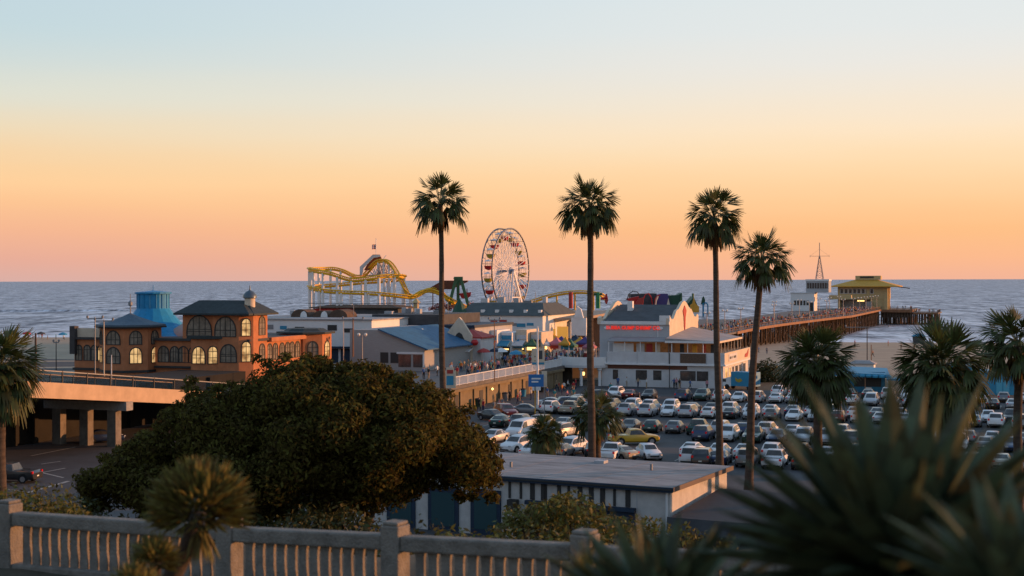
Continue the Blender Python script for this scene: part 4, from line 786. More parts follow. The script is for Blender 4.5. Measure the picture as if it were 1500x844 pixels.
# planters and small ride clutter in front of the wheel
lob = [(at(px, py, 415).x, 415 + random.uniform(-2, 2), at(px, py, 415).z, r_, .8) for px, py, r_ in ((640, 451, 1.6), (648, 449, 1.9), (655, 452, 1.5), (663, 452, 1.4), (690, 446, 1.1), (632, 453, 1.2))]
P = at(648, 455, 415); e = thing('flower_planter', 'reddish flowering shrubs among the rides', 'shrub', (P.x, P.y, 6)); V = bush_cloud(lob, 60, .45); V -= np.array(P * 1.0 * Vector((1, 1, 0))) if False else np.array((P.x, P.y, 6)); quads('foliage', V, mat('red_shrub', (.22, .06, .05), .6, island=.6), e)

# ------------------------------------------------------------------ buildings at the end of the pier
tM, sM = ts(1227, 632); P = W(tM, sM)
def epx(px, py, D): return zz(px, py, D)
tM2 = ts(1297, 621)[0]
z_e, z_t = zz(1260, 420.5, 630), zz(1260, 408, 630)
eb, M = pthing('pier_restaurant', 'tan building with wide yellow roof at the end of the pier', 'building', tM, sM, 6.55)
def EB(name, m, *b, parent=None): mb = M(); mb.box(*b); return mb.build(name, m, parent or eb)
wM = tM2 - tM; dM = 20
EB('upper_wall', m_tan, tM, tM + wM, sM, sM + dM, 11.2, z_e)
for x0, x1 in ((tM, tM + 1.0), (tM + wM - 7, tM + wM - 1.02)): EB('lower_wall', m_tan, x0, x1, sM + .3, sM + dM, 6.5, 11.19)
EB('lower_wall', m_grey, tM + 1.01, tM + wM - 7.01, sM + 5, sM + dM, 6.5, 11.19)
EB('corner_pier', m_tan, tM + wM - 1, tM + wM + .6, sM - .3, sM + 2.2, 6.55, z_e - .1); EB('corner_pier', m_tan, tM + wM - .99, tM + wM + .6, sM + 9, sM + 11, 6.55, z_e - .1); EB('corner_pier', m_tan, tM + wM - 8.5, tM + wM - 7.3, sM - .35, sM + 1, 11, z_e - .1)
mb = M(); mb.hip(tM - 3, tM + wM + 5, sM - 3, sM + dM + 3, z_e, z_t - .6, .75, .4); mb.build('roof', m_olive, eb)
mb = M(); mb.bar((tM + wM + 4, sM - 2, z_e + .3), (tM + wM + 10, sM - 1, z_e - .6), 1.4, .4); mb.bar((tM - 2.5, sM, z_e + .2), (tM - 11, sM + 2, z_e - .3), 3, .35); mb.build('roof_extension', m_wood, eb)
EB('roof_monitor', m_tan, tM + 7, tM + wM - 3, sM + 6, sM + 12, z_t - .59, z_t + 1.2); EB('monitor_opening', m_frame, tM + 9, tM + wM - 6, sM + 5.93, sM + 5.997, z_t + .1, z_t + .9)
for i in range(8): f = EB('window', m_offw, tM + 1 + i * 1.85, tM + 2.6 + i * 1.85, sM - .06, sM - .004, z_e - 3, z_e - .7); EB('pane', m_glass, tM + 1.2 + i * 1.85, tM + 2.4 + i * 1.85, sM - .08, sM - .064, z_e - 2.8, z_e - .9, parent=f)
for i in range(5): f = EB('window', m_offw, tM + wM + .004, tM + wM + .07, sM + 3 + i * 3.2, sM + 5.4 + i * 3.2, z_e - 3, z_e - .7); EB('pane', m_glass, tM + wM + .074, tM + wM + .09, sM + 3.3 + i * 3.2, sM + 5.1 + i * 3.2, z_e - 2.8, z_e - .9, parent=f)
EB('balcony_slab', m_tan, tM - .4, tM + wM - 7.3, sM - 1.2, sM - .1, 11.0, 11.4); EB('lamp_strip', m_lamp, tM + 8, tM + 11, sM + 4.9, sM + 4.99, 10, 10.5)
EB('stair', m_conc, tM + wM - 8.5, tM + wM - 6, sM - 3, sM - .2, 6.55, 10)
tH, sH = ts(1158, 600); tH2 = ts(1190, 592)[0]; tT = ts(1179, 596)[0]; tT2 = ts(1211, 590)[0]
ho, M = pthing('harbour_office', 'white harbour office with glazed upper storey and lattice mast', 'building', tH, sH, 6.55)
def HO(name, m, *b, parent=None): mb = M(); mb.box(*b); return mb.build(name, m, parent or ho)
z1 = zz(1170, 430, 600); z2 = zz(1190, 427, 596); z3 = zz(1190, 412, 596)
HO('lower_block', m_white, tH, tH2, sH, sH + 9, 6.5, z1); HO('roof_edge', m_offw, tH - .2, tH2 + .2, sH - .2, sH + 9, z1 + .01, z1 + .4)
for i in range(5): HO('window', m_glass, tH + 1.4 + i * 1.3, tH + 2.3 + i * 1.3, sH - .06, sH - .004, 9, 11)
HO('door', m_frame, tH2 - 1.8, tH2 - .4, sH - .07, sH - .004, 6.5, 10.2)
HO('upper_block', m_grey, tT, tT2, sH + 1, sH + 9, z1 + .42, z3); HO('window_band', m_glass, tT + .3, tT2 - .3, sH + .93, sH + .996, z2 + 1.2, z3 - .7)
mb = M(); [mb.box(tT + .3 + i * 1.05, tT + .42 + i * 1.05, sH + .88, sH + .926, z2 + 1.2, z3 - .7) for i in range(9)]; mb.build('mullion', m_offw, ho)
HO('parapet', m_white, tT - .2, tT2 + .2, sH + .8, sH + 9.2, z3 + .01, z3 + .8); HO('connector', m_tan, tT2 - .1, tT2 + 9, sH + 3, sH + 6, 11.5, 13.2)
mb = M(); cx = ts(1197, 594)[0]; cy = sH + 5; zb, zt_ = z3 + .8, zz(1197, 355, 596)
for x, y in ((-1.5, -1.5), (1.5, -1.5), (1.5, 1.5), (-1.5, 1.5)): mb.bar((cx + x, cy + y, zb), (cx + x * .12, cy + y * .12, lerp(zb, zt_, .62)), .2)
for k in range(1, 6):
    q = k / 6 * .88; s_ = 1.5 * (1 - q); z_ = lerp(zb, zt_, .62 * k / 6)
    for a, b2 in (((-1, -1), (1, -1)), ((1, -1), (1, 1)), ((1, 1), (-1, 1)), ((-1, 1), (-1, -1))): mb.bar((cx + a[0] * s_, cy + a[1] * s_, z_), (cx + b2[0] * s_, cy + b2[1] * s_, z_), .13); mb.bar((cx + a[0] * s_, cy + a[1] * s_, z_), (cx + b2[0] * s_ * 1.15, cy + b2[1] * s_ * 1.15, z_ - 1.5), .1)
mb.tube([(cx, cy, lerp(zb, zt_, .55)), (cx, cy, zt_)], .16, 6); zc = zz(1197, 375, 596); mb.bar((cx - 4, cy, zc), (cx + 4, cy, zc), .14)
mb.bar((cx - 4, cy, zc - .5), (cx - 4, cy, zc + .5), .1); mb.bar((cx + 4, cy, zc - .5), (cx + 4, cy, zc + .5), .1)
mb.bar((cx - 4, cy, zc), (cx, cy, zc + 3), .05); mb.bar((cx + 4, cy, zc), (cx, cy, zc + 3), .05); mb.build('mast', mat('mast_steel', (.3, .26, .25), .6), ho)

# ------------------------------------------------------------------ lamps, poles, signs
def lamp_mesh(h):
    a = MB(); a.tube([(0, 0, 0), (0, 0, h)], [.12, .08], 8); a.bar((-.6, 0, h - .3), (.6, 0, h - .3), .08)
    b_ = MB(); [b_.lathe([(.05, -.25), (.26, 0), (.24, .2), (.05, .32)], 10, (x, 0, h)) for x in (-.6, .6)]
    return a.mesh('pole', [m_steel]), b_.mesh('lamp_head', [mat('lamp_globe', (.75, .7, .62), .4)], True)
LM = lamp_mesh(6.0)
lp = [(te(s) - 1, s, dz(s)) for s in range(95, 410, 22)] + [(-24, s, 5.4) for s in (-30, -8, 20)] + [(te(s) - 13, s, dz(s)) for s in range(250, 400, 30)]
ln_ = 0
for t, s, z in lp:
    e = thing('street_lamp', 'twin globe lamp post among the crowd on the long pier deck', 'street lamp', W(t, s, z), AN, 'lamp posts along the pier'); link('pole', LM[0], e); link('lamp_head', LM[1], e)
    if s < 60: e['label'] = {-30: 'twin globe lamp post on the promenade by the sloping blue roof', -8: 'twin globe lamp post on the promenade before the cream shop', 20: 'twin globe lamp post before the food stalls'}[s]
def pole(px, py0, py1, D, label, r=.09, arm=None, m=m_wood, nm='utility_pole'):
    P = at(px, py0, D); T = at(px, py1, D); e = thing(nm, label, 'pole', P); mb = MB(P); mb.tube([P - Vector((0, 0, .3)), T], [r * 1.3, r], 7); mb.build('pole', m, e)
    if arm:
        mb = MB(P); mb.bar(T + Vector((-arm, 0, -.2)), T + Vector((arm, 0, -.2)), .14); [mb.lathe([(.14, -.1), (.16, .15), (.03, .3)], 8, T + Vector((x, 0, 0))) for x in (-arm, arm)]; mb.build('cross_arm', m_steel, e)
    return e
pole(52, 545, 488, 195, 'wooden pole at the beach car park left of the orange building', .13)
pole(82, 540, 500, 215, 'thin dark pole between the wooden pole and orange building', .06, .4, m_frame)
pole(163, 560, 520, 172, 'thin white flag pole standing by the bridge fence', .05, None, m_white, 'flag_pole')
pole(139, 545, 465, 188, 'tall lamp mast in front of the corner tower', .06, 1.0, m_steel, 'lamp_mast')
pole(152, 548, 468, 190, 'tall lamp mast close to the octagonal tower', .07, 1.2, m_cream, 'lamp_mast')
pole(517, 520, 466, 225, 'rust coloured pole before the white hall', .1, 1.6, m_rust)
pole(503, 525, 470, 225, 'slim white mast before the white hall', .05, None, m_cream)
pole(787, 608, 478, 190, 'tall pale pole between promenade railing and car park', .12, None, m_white, 'sign_pole')
pole(1270, 560, 478, 300, 'tall thin pole with crossbar on the beach', .09, 4.5, m_frame)
pole(1276, 560, 505, 280, 'thin brown post on the sand near the blue cafe', .08, None, m_rust)
pole(724, 556, 467, 205, 'slim street mast on the promenade beside the stalls', .06, .8, m_rust, 'lamp_mast')
def board(name, label, c, wd, h, parts, D, cat='sign', th=.15):
    P = at(c[0], c[1], D); e = thing(name, label, cat, (P.x, P.y, P.z))
    for nm, m, (x0, x1, z0, z1), dy in parts: mb = MB(); mb.box(x0, x1, -th / 2 - dy, th / 2 - dy if dy == 0 else -th / 2 - .003, z0, z1); mb.build(nm, m, e)
    return e
board('sign_board', 'tall white sign board at the near end of the promenade railing', (659, 553), 1, 1, [('panel', m_cream, (-.75, .75, -1.4, .9), 0), ('panel_top', m_cream, (-.5, .5, .905, 1.3), 0), ('panel_mark', m_awr, (-.4, .4, .5, 1.0), .03), ('panel_mark', m_cyan, (-.45, .45, -1.0, .2), .03), ('post', m_steel, (-.08, .08, -4.1, -1.41), 0)], 186)
e = board('sign_board', 'cream sign board on the railing crossed by the pale pole', (788, 522), 1, 1, [('panel', m_cream, (-.9, .9, -1.2, 1.1), 0), ('panel_mark', m_dgrey, (.1, .6, -.4, .8), .03), ('panel_mark', m_dgrey, (-.5, -.38, -.1, .05), .03), ('panel_mark', m_dgrey, (-.5, -.38, -.7, -.55), .03), ('blue_strip', m_cyan, (-.85, .85, -1.15, -.85), .025)], 199)
board('sign_board', 'bright blue sign on a yellow post at the car park entrance', (786, 557), 1, 1, [('panel', mat('sign_blue', (.03, .16, .42), .5), (-1.1, .9, -.85, .75), 0), ('panel_mark', m_white, (-.7, .5, .1, .3), .03), ('panel_mark', m_white, (-.7, .2, -.3, -.1), .03), ('post', m_olive, (-.3, -.16, -4.4, -.86), 0), ('arrow_panel', m_white, (-.6, .5, -1.35, -.86), 0)], 186)
board('sign_board', 'blue and orange double sided board beside the blue sign', (797, 556), 1, 1, [('panel', m_cream, (-.35, .35, -1.0, 1.1), 0), ('post', m_steel, (-.06, .06, -4.5, -1.01), 0)], 187)
# rubbish bins and crates along the yellow wall
for i, (s, lab, m) in enumerate(((-44, 'dark green bin at the foot of the yellow wall', m_green2), (-33, 'grey bin pair at the foot of the yellow wall', m_steel), (-25, 'blue crate stack against the yellow wall', m_cyan), (-16, 'black bin near the underpass', m_frame))):
    e = thing('rubbish_bin', lab, 'bin', W(1.0, s, 2.02), AN); mb = MB(); mb.lathe([(.4, 0), (.5, 1.0), (.52, 1.05)], 10); mb.build('bin_body', m, e, True, 40); mb = MB(); mb.lathe([(.55, 1.06), (.5, 1.2), (.1, 1.28)], 10); mb.build('lid', m_frame, e, True, 40)
e = pthing('lamp_sconce', 'round wall lamp glowing on the yellow wall', 'lamp', .3, -36.5, 4)[0]; mb = MB(); mb.lathe([(.02, -.22), (.22, 0), (.02, .22)], 10); mb.build('globe', m_lamp, e, True); mb = MB(); mb.bar((-.3, 0, 0), (0, 0, 0), .08); mb.build('bracket', m_frame, e)

# ------------------------------------------------------------------ flat roofed building
lb = thing('flat_roofed_building', 'low white building with grey flat roof and navy shop fronts', 'building', (10.4, 94, 2), R(-27.3))
def LB(name, m, *b, parent=None): mb = MB(); mb.box(*b); return mb.build(name, m, parent or lb)
m_wst = mat('white_render', (.5, .48, .46), .8, var=.14, scale=1.2)
LB('wall', m_wst, -26, 0, 0, 11.6, -.1, 4.0)
m_lroof = mat('felt_roof', (.27, .26, .26), .85, var=.42, scale=.35, bump=.2, bscale=6, stretch=(1, 5, 1))
LB('roof', m_lroof, -26.3, .35, -.35, 11.9, 4.05, 4.3); LB('fascia', m_navy, -26.3, .35, -.42, -.353, 3.95, 4.27); LB('fascia', mat('brown_edge', (.12, .09, .08), .7), .353, .42, -.4, 11.9, 4.0, 4.32)
mb = MB(); random.seed(3)
for x0, x1 in ((-12.0, -9.2), (-9.2, -2.4)):
    x = x0
    while x < x1: wd = random.choice((.18, .28, .35)); mb.box(x, x + wd, -.06, -.003, 2.75, 3.9); mb.build('dark_slat', m_frame, lb); mb = MB(); x += random.uniform(.7, 1.0)
LB('shop_lintel', m_navy, -10.6, -2.4, -.35, -.004, 2.45, 2.72)
for a, b2 in ((-10.5, -6.75), (-5.85, -2.45)): f = LB('shop_front', m_navy, a, b2, -.12, -.005, 0, 2.44); LB('pane', m_glass, a + .4, b2 - .4, -.14, -.124, .5, 2.1, parent=f)
for a, b2 in ((-15, -12.6), (-18.5, -16.0), (-22, -19.6)): f = LB('shop_front', m_navy, a, b2, -.12, -.005, 0, 3.2); LB('pane', mat('teal_glass', (.03, .07, .08), .1, spec=.6), a + .3, b2 - .3, -.14, -.124, .4, 2.8, parent=f)
LB('wall_fixture', m_frame, -11.9, -11.2, -.5, -.006, 1.9, 2.7); LB('downpipe', m_white, -.25, -.12, -.14, -.006, 0, 3.95); LB('panel_joint', m_grey, -2.38, -2.32, -.02, -.003, 0, 3.9)
LB('roof_vent', m_conc, -1.8, -1.2, 6.5, 7.1, 4.31, 4.5) if False else None
for k in range(7): LB('roof_seam', m_lroof, -24 + k * 3.6, -23.95 + k * 3.6, -.3, 11.8, 4.302, 4.312)
LB('vent_pipe', m_steel, -4.2, -4.05, 7.0, 7.15, 4.301, 4.75); LB('vent_pipe', m_steel, -14.0, -13.85, 4.0, 4.15, 4.301, 4.7); LB('roof_hatch', m_grey, -9.4, -8.6, 8.8, 9.6, 4.301, 4.5)
LB('gutter', m_frame, -26.3, .3, -.5, -.425, 4.1, 4.2)
mb = MB(); mb.lathe([(.09, 2.4), (.09, 2.6)], 8, (.05, 6, 0)); mb.build('wall_vent', m_frame, lb)
sh = thing('lean_to_shed', 'dark roofed shed built against the lit end of the low white building', 'shed', W(0, 0, 0), 0); sh.location = Vector((10.4, 94, 2)) ; sh.rotation_euler = (0, 0, R(-27.3))
mb = MB(); mb.hexa([(.5, -1.2, 2.3), (14, -1.2, 2.3), (14, 8.6, 2.9), (.5, 8.6, 2.9), (.5, -1.2, 2.5), (14, -1.2, 2.5), (14, 8.6, 3.1), (.5, 8.6, 3.1)]); mb.build('roof', mat('ribbed_dark_roof', (.045, .045, .05), .75, var=.3, scale=1, stretch=(1, 8, 1)), sh)
mb = MB(); mb.box(1.2, 13.6, 0, 8.4, -.1, 2.29); mb.build('wall', m_dgrey, sh); mb = MB(); mb.hexa([(.3, -1.45, 1.5), (14, -1.45, 1.5), (14, -1.22, 1.5), (.3, -1.22, 1.5), (.3, -1.3, 2.52), (14, -1.3, 2.52), (14, -1.21, 2.52), (.3, -1.21, 2.52)]); mb.build('fascia', m_dgrey, sh)
mb = MB(); [mb.box(x, x + .12, -1.1, -.98, -.1, 2.28) for x in (.7, 5, 9.5)]; mb.build('post', m_navy, sh)

# ------------------------------------------------------------------ palms
def fan(Q, mi, base, d, lp_, lb_, droop, mat_i, nseg=13, spread=82):
    """one fan leaf: a curved stalk, then a pleated blade hanging from its end with split tips"""
    d = d.normalized(); side = d.cross(Vector((0, 0, 1))); side = side.normalized() if side.length > .05 else Vector((1, 0, 0)); dn = Vector((0, 0, -1))
    mid = base + d * lp_ * .55; tip = base + d * lp_ + dn * .09 * lp_ * lp_ * droop; w_ = side * .04
    for a, b2 in ((base, mid), (mid, tip)): Q.append([a - w_, a + w_, b2 + w_ * .7, b2 - w_ * .7]); mi.append(2 if mat_i == 0 else 1)
    bd = (d + dn * .62 * droop).normalized(); nup = side.cross(bd); tw = random.uniform(-.6, .6); sp_ = spread * (.55 + .45 * min(1, droop)); side = (side * math.cos(tw) + nup * math.sin(tw)).normalized(); nup = side.cross(bd)
    for k in range(nseg):
        a = R(-sp_ + 2 * sp_ * k / (nseg - 1)) + random.uniform(-.04, .04); dd = (bd * math.cos(a) + side * math.sin(a) * .85 + dn * (.25 + .5 * droop) * abs(math.sin(a))).normalized()
        L_ = lb_ * (1 - .25 * (abs(a) / R(spread)) ** 2) * random.uniform(.9, 1.08); pr = dd.cross(nup).normalized() * (.045 + .04 * min(1, droop)) * L_
        m1 = tip + dd * L_ * .55 + dn * .05 * L_; m2 = tip + dd * L_ * .93 + dn * (.03 + .42 * droop) * L_ + Vector((random.uniform(-.04, .04), random.uniform(-.04, .04), 0))
        Q.append([tip - pr * .15, tip + pr * .15, m1 + pr, m1 - pr]); mi.append(mat_i); Q.append([m1 - pr, m1 + pr, m2 + pr * .2, m2 - pr * .2]); mi.append(mat_i)
def crown(seed, n, lp_, lb_, skirt, low=-.4):
    random.seed(seed); Q = []; mi = []
    for i in range(n):
        k = i / (n - 1); z = lerp(.97, low, k); a = i * 2.39996 + random.uniform(-.3, .3); r_ = math.sqrt(max(0, 1 - z * z)); d = Vector((r_ * math.cos(a), r_ * math.sin(a), z))
        fan(Q, mi, Vector((0, 0, random.uniform(-.15, .1))), d, lp_ * random.uniform(.8, 1.12), lb_ * random.uniform(.85, 1.12), .05 + .95 * k ** 1.1, 0)
    for i in range(n // 3):
        a = i * 2.39996 + .7; z = lerp(.9, .1, i / (n // 3)); r_ = math.sqrt(1 - z * z); fan(Q, mi, Vector((0, 0, 0)), Vector((r_ * math.cos(a), r_ * math.sin(a), z)), lp_ * random.uniform(.4, .62), lb_ * .85, .25 + .5 * (1 - z), 0)
    for i in range(skirt):
        a = i * 2.4 + random.uniform(-.2, .2); d = Vector((math.cos(a) * .7, math.sin(a) * .7, -.6)); fan(Q, mi, Vector((0, 0, -.15 - .05 * i)), d, lp_ * .3, lb_ * .85, 1.6, 1, 9, 50)
    o = quads('crown', np.array([[tuple(v) for v in q] for q in Q]), [m_leafp, m_leafd, mat('palm_stalk', (.13, .12, .045), .6)], None, 4, np.array(mi)); me = o.data; bpy.data.objects.remove(o); return me
CROWNS = [crown(s, n, 1.7, 1.45, 10) for s, n in ((1, 36), (2, 42), (3, 39))]; FULL = [crown(s, 78, 1.85, 1.6, 18, -.85) for s in (4, 5)]; SMALL = crown(7, 40, .9, .95, 4)
def palm(label, px, D, zc, r0, r1, cm, sc_=1.0, rz=0., lean=(0, 0), nm='palm_tree'):
    x = (px - 750) / F * D; gz = min(2.0, ground(x, D)); e = thing(nm, label, 'palm tree', (x - lean[0], D - lean[1], gz)); H = zc - gz
    P = []; rr = []
    for i in range(25):
        k = i / 24; P.append((lean[0] * k ** 1.5 + .05 * math.sin(k * 9), lean[1] * k ** 1.5, -.2 + (H + .1) * k)); rr.append((lerp(r0, r1, min(1, k * 1.15)) + (.25 * r0 * (1 - k * 9) if k < .11 else 0)) * (1 + .06 * (i % 2)))
    mb = MB(); mb.tube(P, rr, 12); mb.build('trunk', m_trunk, e, True)
    c = link('crown', cm, e); c.location = (lean[0], lean[1], H); c.rotation_euler = (0, 0, rz); c.scale = (sc_,) * 3; return e
def zat(px, py, D): return zz(px, py, D)
palm('tall slender palm left of the ferris wheel', 645, 125, zat(645, 298, 125), .30, .2, CROWNS[0], 1.0, .3, (-.25, 0))
palm('tall slender palm right of the ferris wheel, before the restaurant', 864, 122, zat(864, 303, 122), .34, .24, CROWNS[1], 1.0, 1.1, (-.1, 0))
palm('tall palm with its trunk crossing the restaurant terrace', 1046, 132, zat(1046, 321, 132), .34, .24, CROWNS[2], 1.07, 2.2, (-.45, 0))
palm('leaning tall palm, shortest of the four, beside the pier railing', 1115, 117, zat(1115, 381, 117), .36, .24, CROWNS[1], .96, 4.0, (1.1, 0))
palm('bushy palm standing before the long pier piles', 1196, 104, zat(1196, 534, 104), .36, .3, FULL[0], .98, .5, (-.2, 0))
palm('big bushy palm behind the tips of the agave', 1380, 98, zat(1380, 540, 98), .42, .36, FULL[1], 1.1, 1.9)
palm('bushy palm by the light blue cabin, cut by the right edge', 1491, 106, zat(1491, 505, 106), .34, .3, CROWNS[1], 1.16, 3.0)
palm('drooping palm at the left edge beside the bridge', 0, 100, zat(0, 540, 100), .42, .36, FULL[0], 1.05, 2.4)
palm('short palm among parked cars beside the tall trunk', 874, 127, zat(874, 610, 127), .4, .34, CROWNS[2], .92, .7)
palm('squat round palm with hardly any trunk behind the flat roof', 797, 121, zat(797, 636, 121), .35, .3, FULL[1], .58, .2)

# ------------------------------------------------------------------ big tree and shrubs
random.seed(21)
OUT = [(92, 708), (120, 672), (170, 645), (205, 610), (255, 582), (275, 556), (330, 560), (360, 530), (420, 515), (455, 512), (500, 520), (545, 518), (590, 535), (640, 556), (665, 580), (700, 602), (722, 640), (740, 668), (742, 700), (725, 735), (680, 738), (630, 728), (585, 752), (540, 768), (480, 758), (440, 775), (330, 790), (200, 770), (110, 752)]
def inside(x, y, P):
    r_ = False
    for (x1, y1), (x2, y2) in zip(P, P[1:] + P[:1]):
        if (y1 > y) != (y2 > y) and x < (x2 - x1) * (y - y1) / (y2 - y1) + x1: r_ = not r_
    return r_
def edge(x, y, P): return min(((Vector((x, y)) - Vector(a)).length) for a in [(lerp(p[0], q[0], k / 6), lerp(p[1], q[1], k / 6)) for p, q in zip(P, P[1:] + P[:1]) for k in range(6)])
TD = 62; lob = []
while len(lob) < 360:
    x, y = random.uniform(92, 742), random.uniform(512, 790)
    if not inside(x, y, OUT): continue
    e = edge(x, y, OUT); r_ = min(1.5, max(.4, e * TD / F * 1.0)) * random.uniform(.55, 1.0)
    if e * TD / F < .14 or (x < 230 and e * TD / F < .5): continue
    dep = min(5.2, (e * TD / F) * 1.5); D = TD + random.uniform(-1, .75) * dep; p = at(x, y, TD); lob.append((p.x * D / TD, D, p.z, r_, .8))
TB = Vector((at(490, 800, TD).x, TD + 1, 3.2))
big = thing('spreading_tree', 'huge dark spreading tree with orange-lit right side behind the balustrade', 'tree', TB)
V = bush_cloud(lob, 760, .2, .32, .42, -.85) - np.array(TB); quads('crown', V, m_leaft, big)
mb = MB(TB); mb.tube([TB - Vector((0, 0, .4)), TB + Vector((.1, 0, 1.8)), TB + Vector((-.2, -.2, 3.5)), TB + Vector((-.5, 0, 5.5))], [.75, .6, .55, .45], 12)
for q in sorted(range(len(lob)), key=lambda q: abs(lob[q][0] - TB.x) + .5 * abs(lob[q][2] - TB.z - 7))[:60:7]:
    c = Vector(lob[q][:3]); s_ = TB + Vector((-.2, -.2, 3.2)); m_ = s_.lerp(c, .5) + Vector((random.uniform(-.5, .5), random.uniform(-.5, .5), .6)); mb.tube([s_, m_, c], [.34, .2, .06], 8)
mb.tube([at(505, 800, TD - 1.5), at(490, 757, TD - 1.5), at(500, 742, TD - 1.2), at(530, 722, TD - 1)], [.3, .24, .2, .1], 8)
mb.build('trunk', m_bark, big, True)
def shrub(name, label, lobs, per, size, m, cat='shrub', group=None, low=-.4, stems=True):
    x = sum(l[0] for l in lobs) / len(lobs); y = sum(l[1] for l in lobs) / len(lobs); z = ground(x, y); O = np.array((x, y, z)); e = thing(name, label, cat, (x, y, z), 0, group)
    quads('foliage', bush_cloud(lobs, per, size, .25, .45, low) - O, m, e)
    mb = MB((x, y, z)); [mb.tube([(x + (l[0] - x) * .3, y + (l[1] - y) * .3, z - .2), (lerp(x, l[0], .8), lerp(y, l[1], .8), lerp(z, l[2], .6)), l[:3]], [.07, .05, .015], 6) for l in lobs[:14]]; mb.build('stem', m_bark, e)
    return e
def lobes_px(pts, D, dj, r_, extra=0):
    out = []
    for x, y in pts:
        for k in range(1 + extra): d = D + random.uniform(-dj, dj); p = at(x + random.uniform(-8, 8), y + random.uniform(0, 14) * k, d); out.append((p.x, d, p.z, r_ * random.uniform(.7, 1.15), 1.0))
    return out
shrub('flowering_bush', 'yellow-green bush behind the balustrade before the navy shop fronts', lobes_px([(740, 782), (765, 772), (790, 765), (812, 757), (835, 755), (858, 762), (880, 770), (905, 778), (930, 782), (780, 790), (830, 785), (870, 790), (815, 748), (848, 746), (825, 742), (760, 760), (790, 752), (880, 758)], 29, 1.2, .36, 2), 800, .11, m_leafb, low=-.2)
shrub('flowering_bush', 'thin yellow bush right of the navy shop fronts beside the agave', lobes_px([(950, 775), (975, 778), (998, 785), (925, 790), (1020, 796), (1060, 800)], 27, .8, .26, 2), 620, .09, m_leafb, low=-.2)
shrub('hedge', 'low green hedge behind the balustrade at the left edge', lobes_px([(x, 742 + 6 * math.sin(x * .2)) for x in range(-10, 105, 16)], 30, 1, .4, 2), 520, .1, m_leafb, 'hedge')
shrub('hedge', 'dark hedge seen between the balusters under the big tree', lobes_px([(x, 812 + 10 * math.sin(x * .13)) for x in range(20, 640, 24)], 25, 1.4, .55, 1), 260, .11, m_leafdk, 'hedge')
shrub('hedge', 'dark green shrubs seen between the balusters right of the square post', lobes_px([(x, 815 + 8 * math.sin(x * .11)) for x in range(640, 900, 22)], 23, 1.2, .45, 2), 400, .1, m_leafb, 'hedge')
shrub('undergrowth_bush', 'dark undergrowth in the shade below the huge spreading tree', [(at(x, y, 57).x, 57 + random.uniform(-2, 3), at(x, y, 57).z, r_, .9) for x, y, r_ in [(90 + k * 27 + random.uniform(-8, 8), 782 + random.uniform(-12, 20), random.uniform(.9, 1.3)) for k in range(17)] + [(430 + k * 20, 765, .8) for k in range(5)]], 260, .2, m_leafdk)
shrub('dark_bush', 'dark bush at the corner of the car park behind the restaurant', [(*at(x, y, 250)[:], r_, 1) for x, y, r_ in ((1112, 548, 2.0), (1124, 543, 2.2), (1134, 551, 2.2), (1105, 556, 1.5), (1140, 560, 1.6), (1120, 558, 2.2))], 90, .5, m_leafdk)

# ------------------------------------------------------------------ balustrade
A0 = at(13, 745, 19.6); PX = [(13, 732, 19.6), (335, 752, 17.9), (578, 763, 16.6), (856, 776, 15.4), (1160, 790, 14.2)]
PT = [at(*p) for p in PX]
bal = thing('balustrade', 'weathered concrete balustrade with square posts across the foreground', 'balustrade', (PT[0].x, PT[0].y, PT[0].z - 1.05)); BO = tuple(bal.location)
ext = PT[0] + (PT[0] - PT[1]) * 1.0; PT = [ext] + PT
def obx(mb, p, q, w_, z0, z1, zz0=None, zz1=None):   # bar along p-q with vertical sides
    p = Vector(p); q = Vector(q); d = (q - p); d.z = 0; d.normalize(); u = Vector((d.y, -d.x, 0)) * w_ / 2
    mb.hexa([p - u + Vector((0, 0, z0)), p + u + Vector((0, 0, z0)), q + u + Vector((0, 0, z0)), q - u + Vector((0, 0, z0)), p - u + Vector((0, 0, z1)), p + u + Vector((0, 0, z1)), q + u + Vector((0, 0, z1)), q - u + Vector((0, 0, z1))])
def bevel(o, w_=.012):
    md = o.modifiers.new('bevel', 'BEVEL'); md.width = w_; md.segments = 2; return o
for i, p in enumerate(PT):
    d = (PT[min(i + 1, len(PT) - 1)] - PT[max(0, i - 1)]); d.z = 0; d.normalize(); mb = MB(BO)
    top = Vector((p.x, p.y, 0)); obx(mb, top - d * .125, top + d * .125, .26, p.z - 1.35, p.z - .045); mb.prism([tuple((top + d * a * .11 + Vector((d.y, -d.x, 0)) * b2 * .115)[:2]) for a, b2 in ((-1, -1), (1, -1), (1, 1), (-1, 1))], p.z - .0449, p.z)
    bevel(mb.build('post', m_rail, bal), .018)
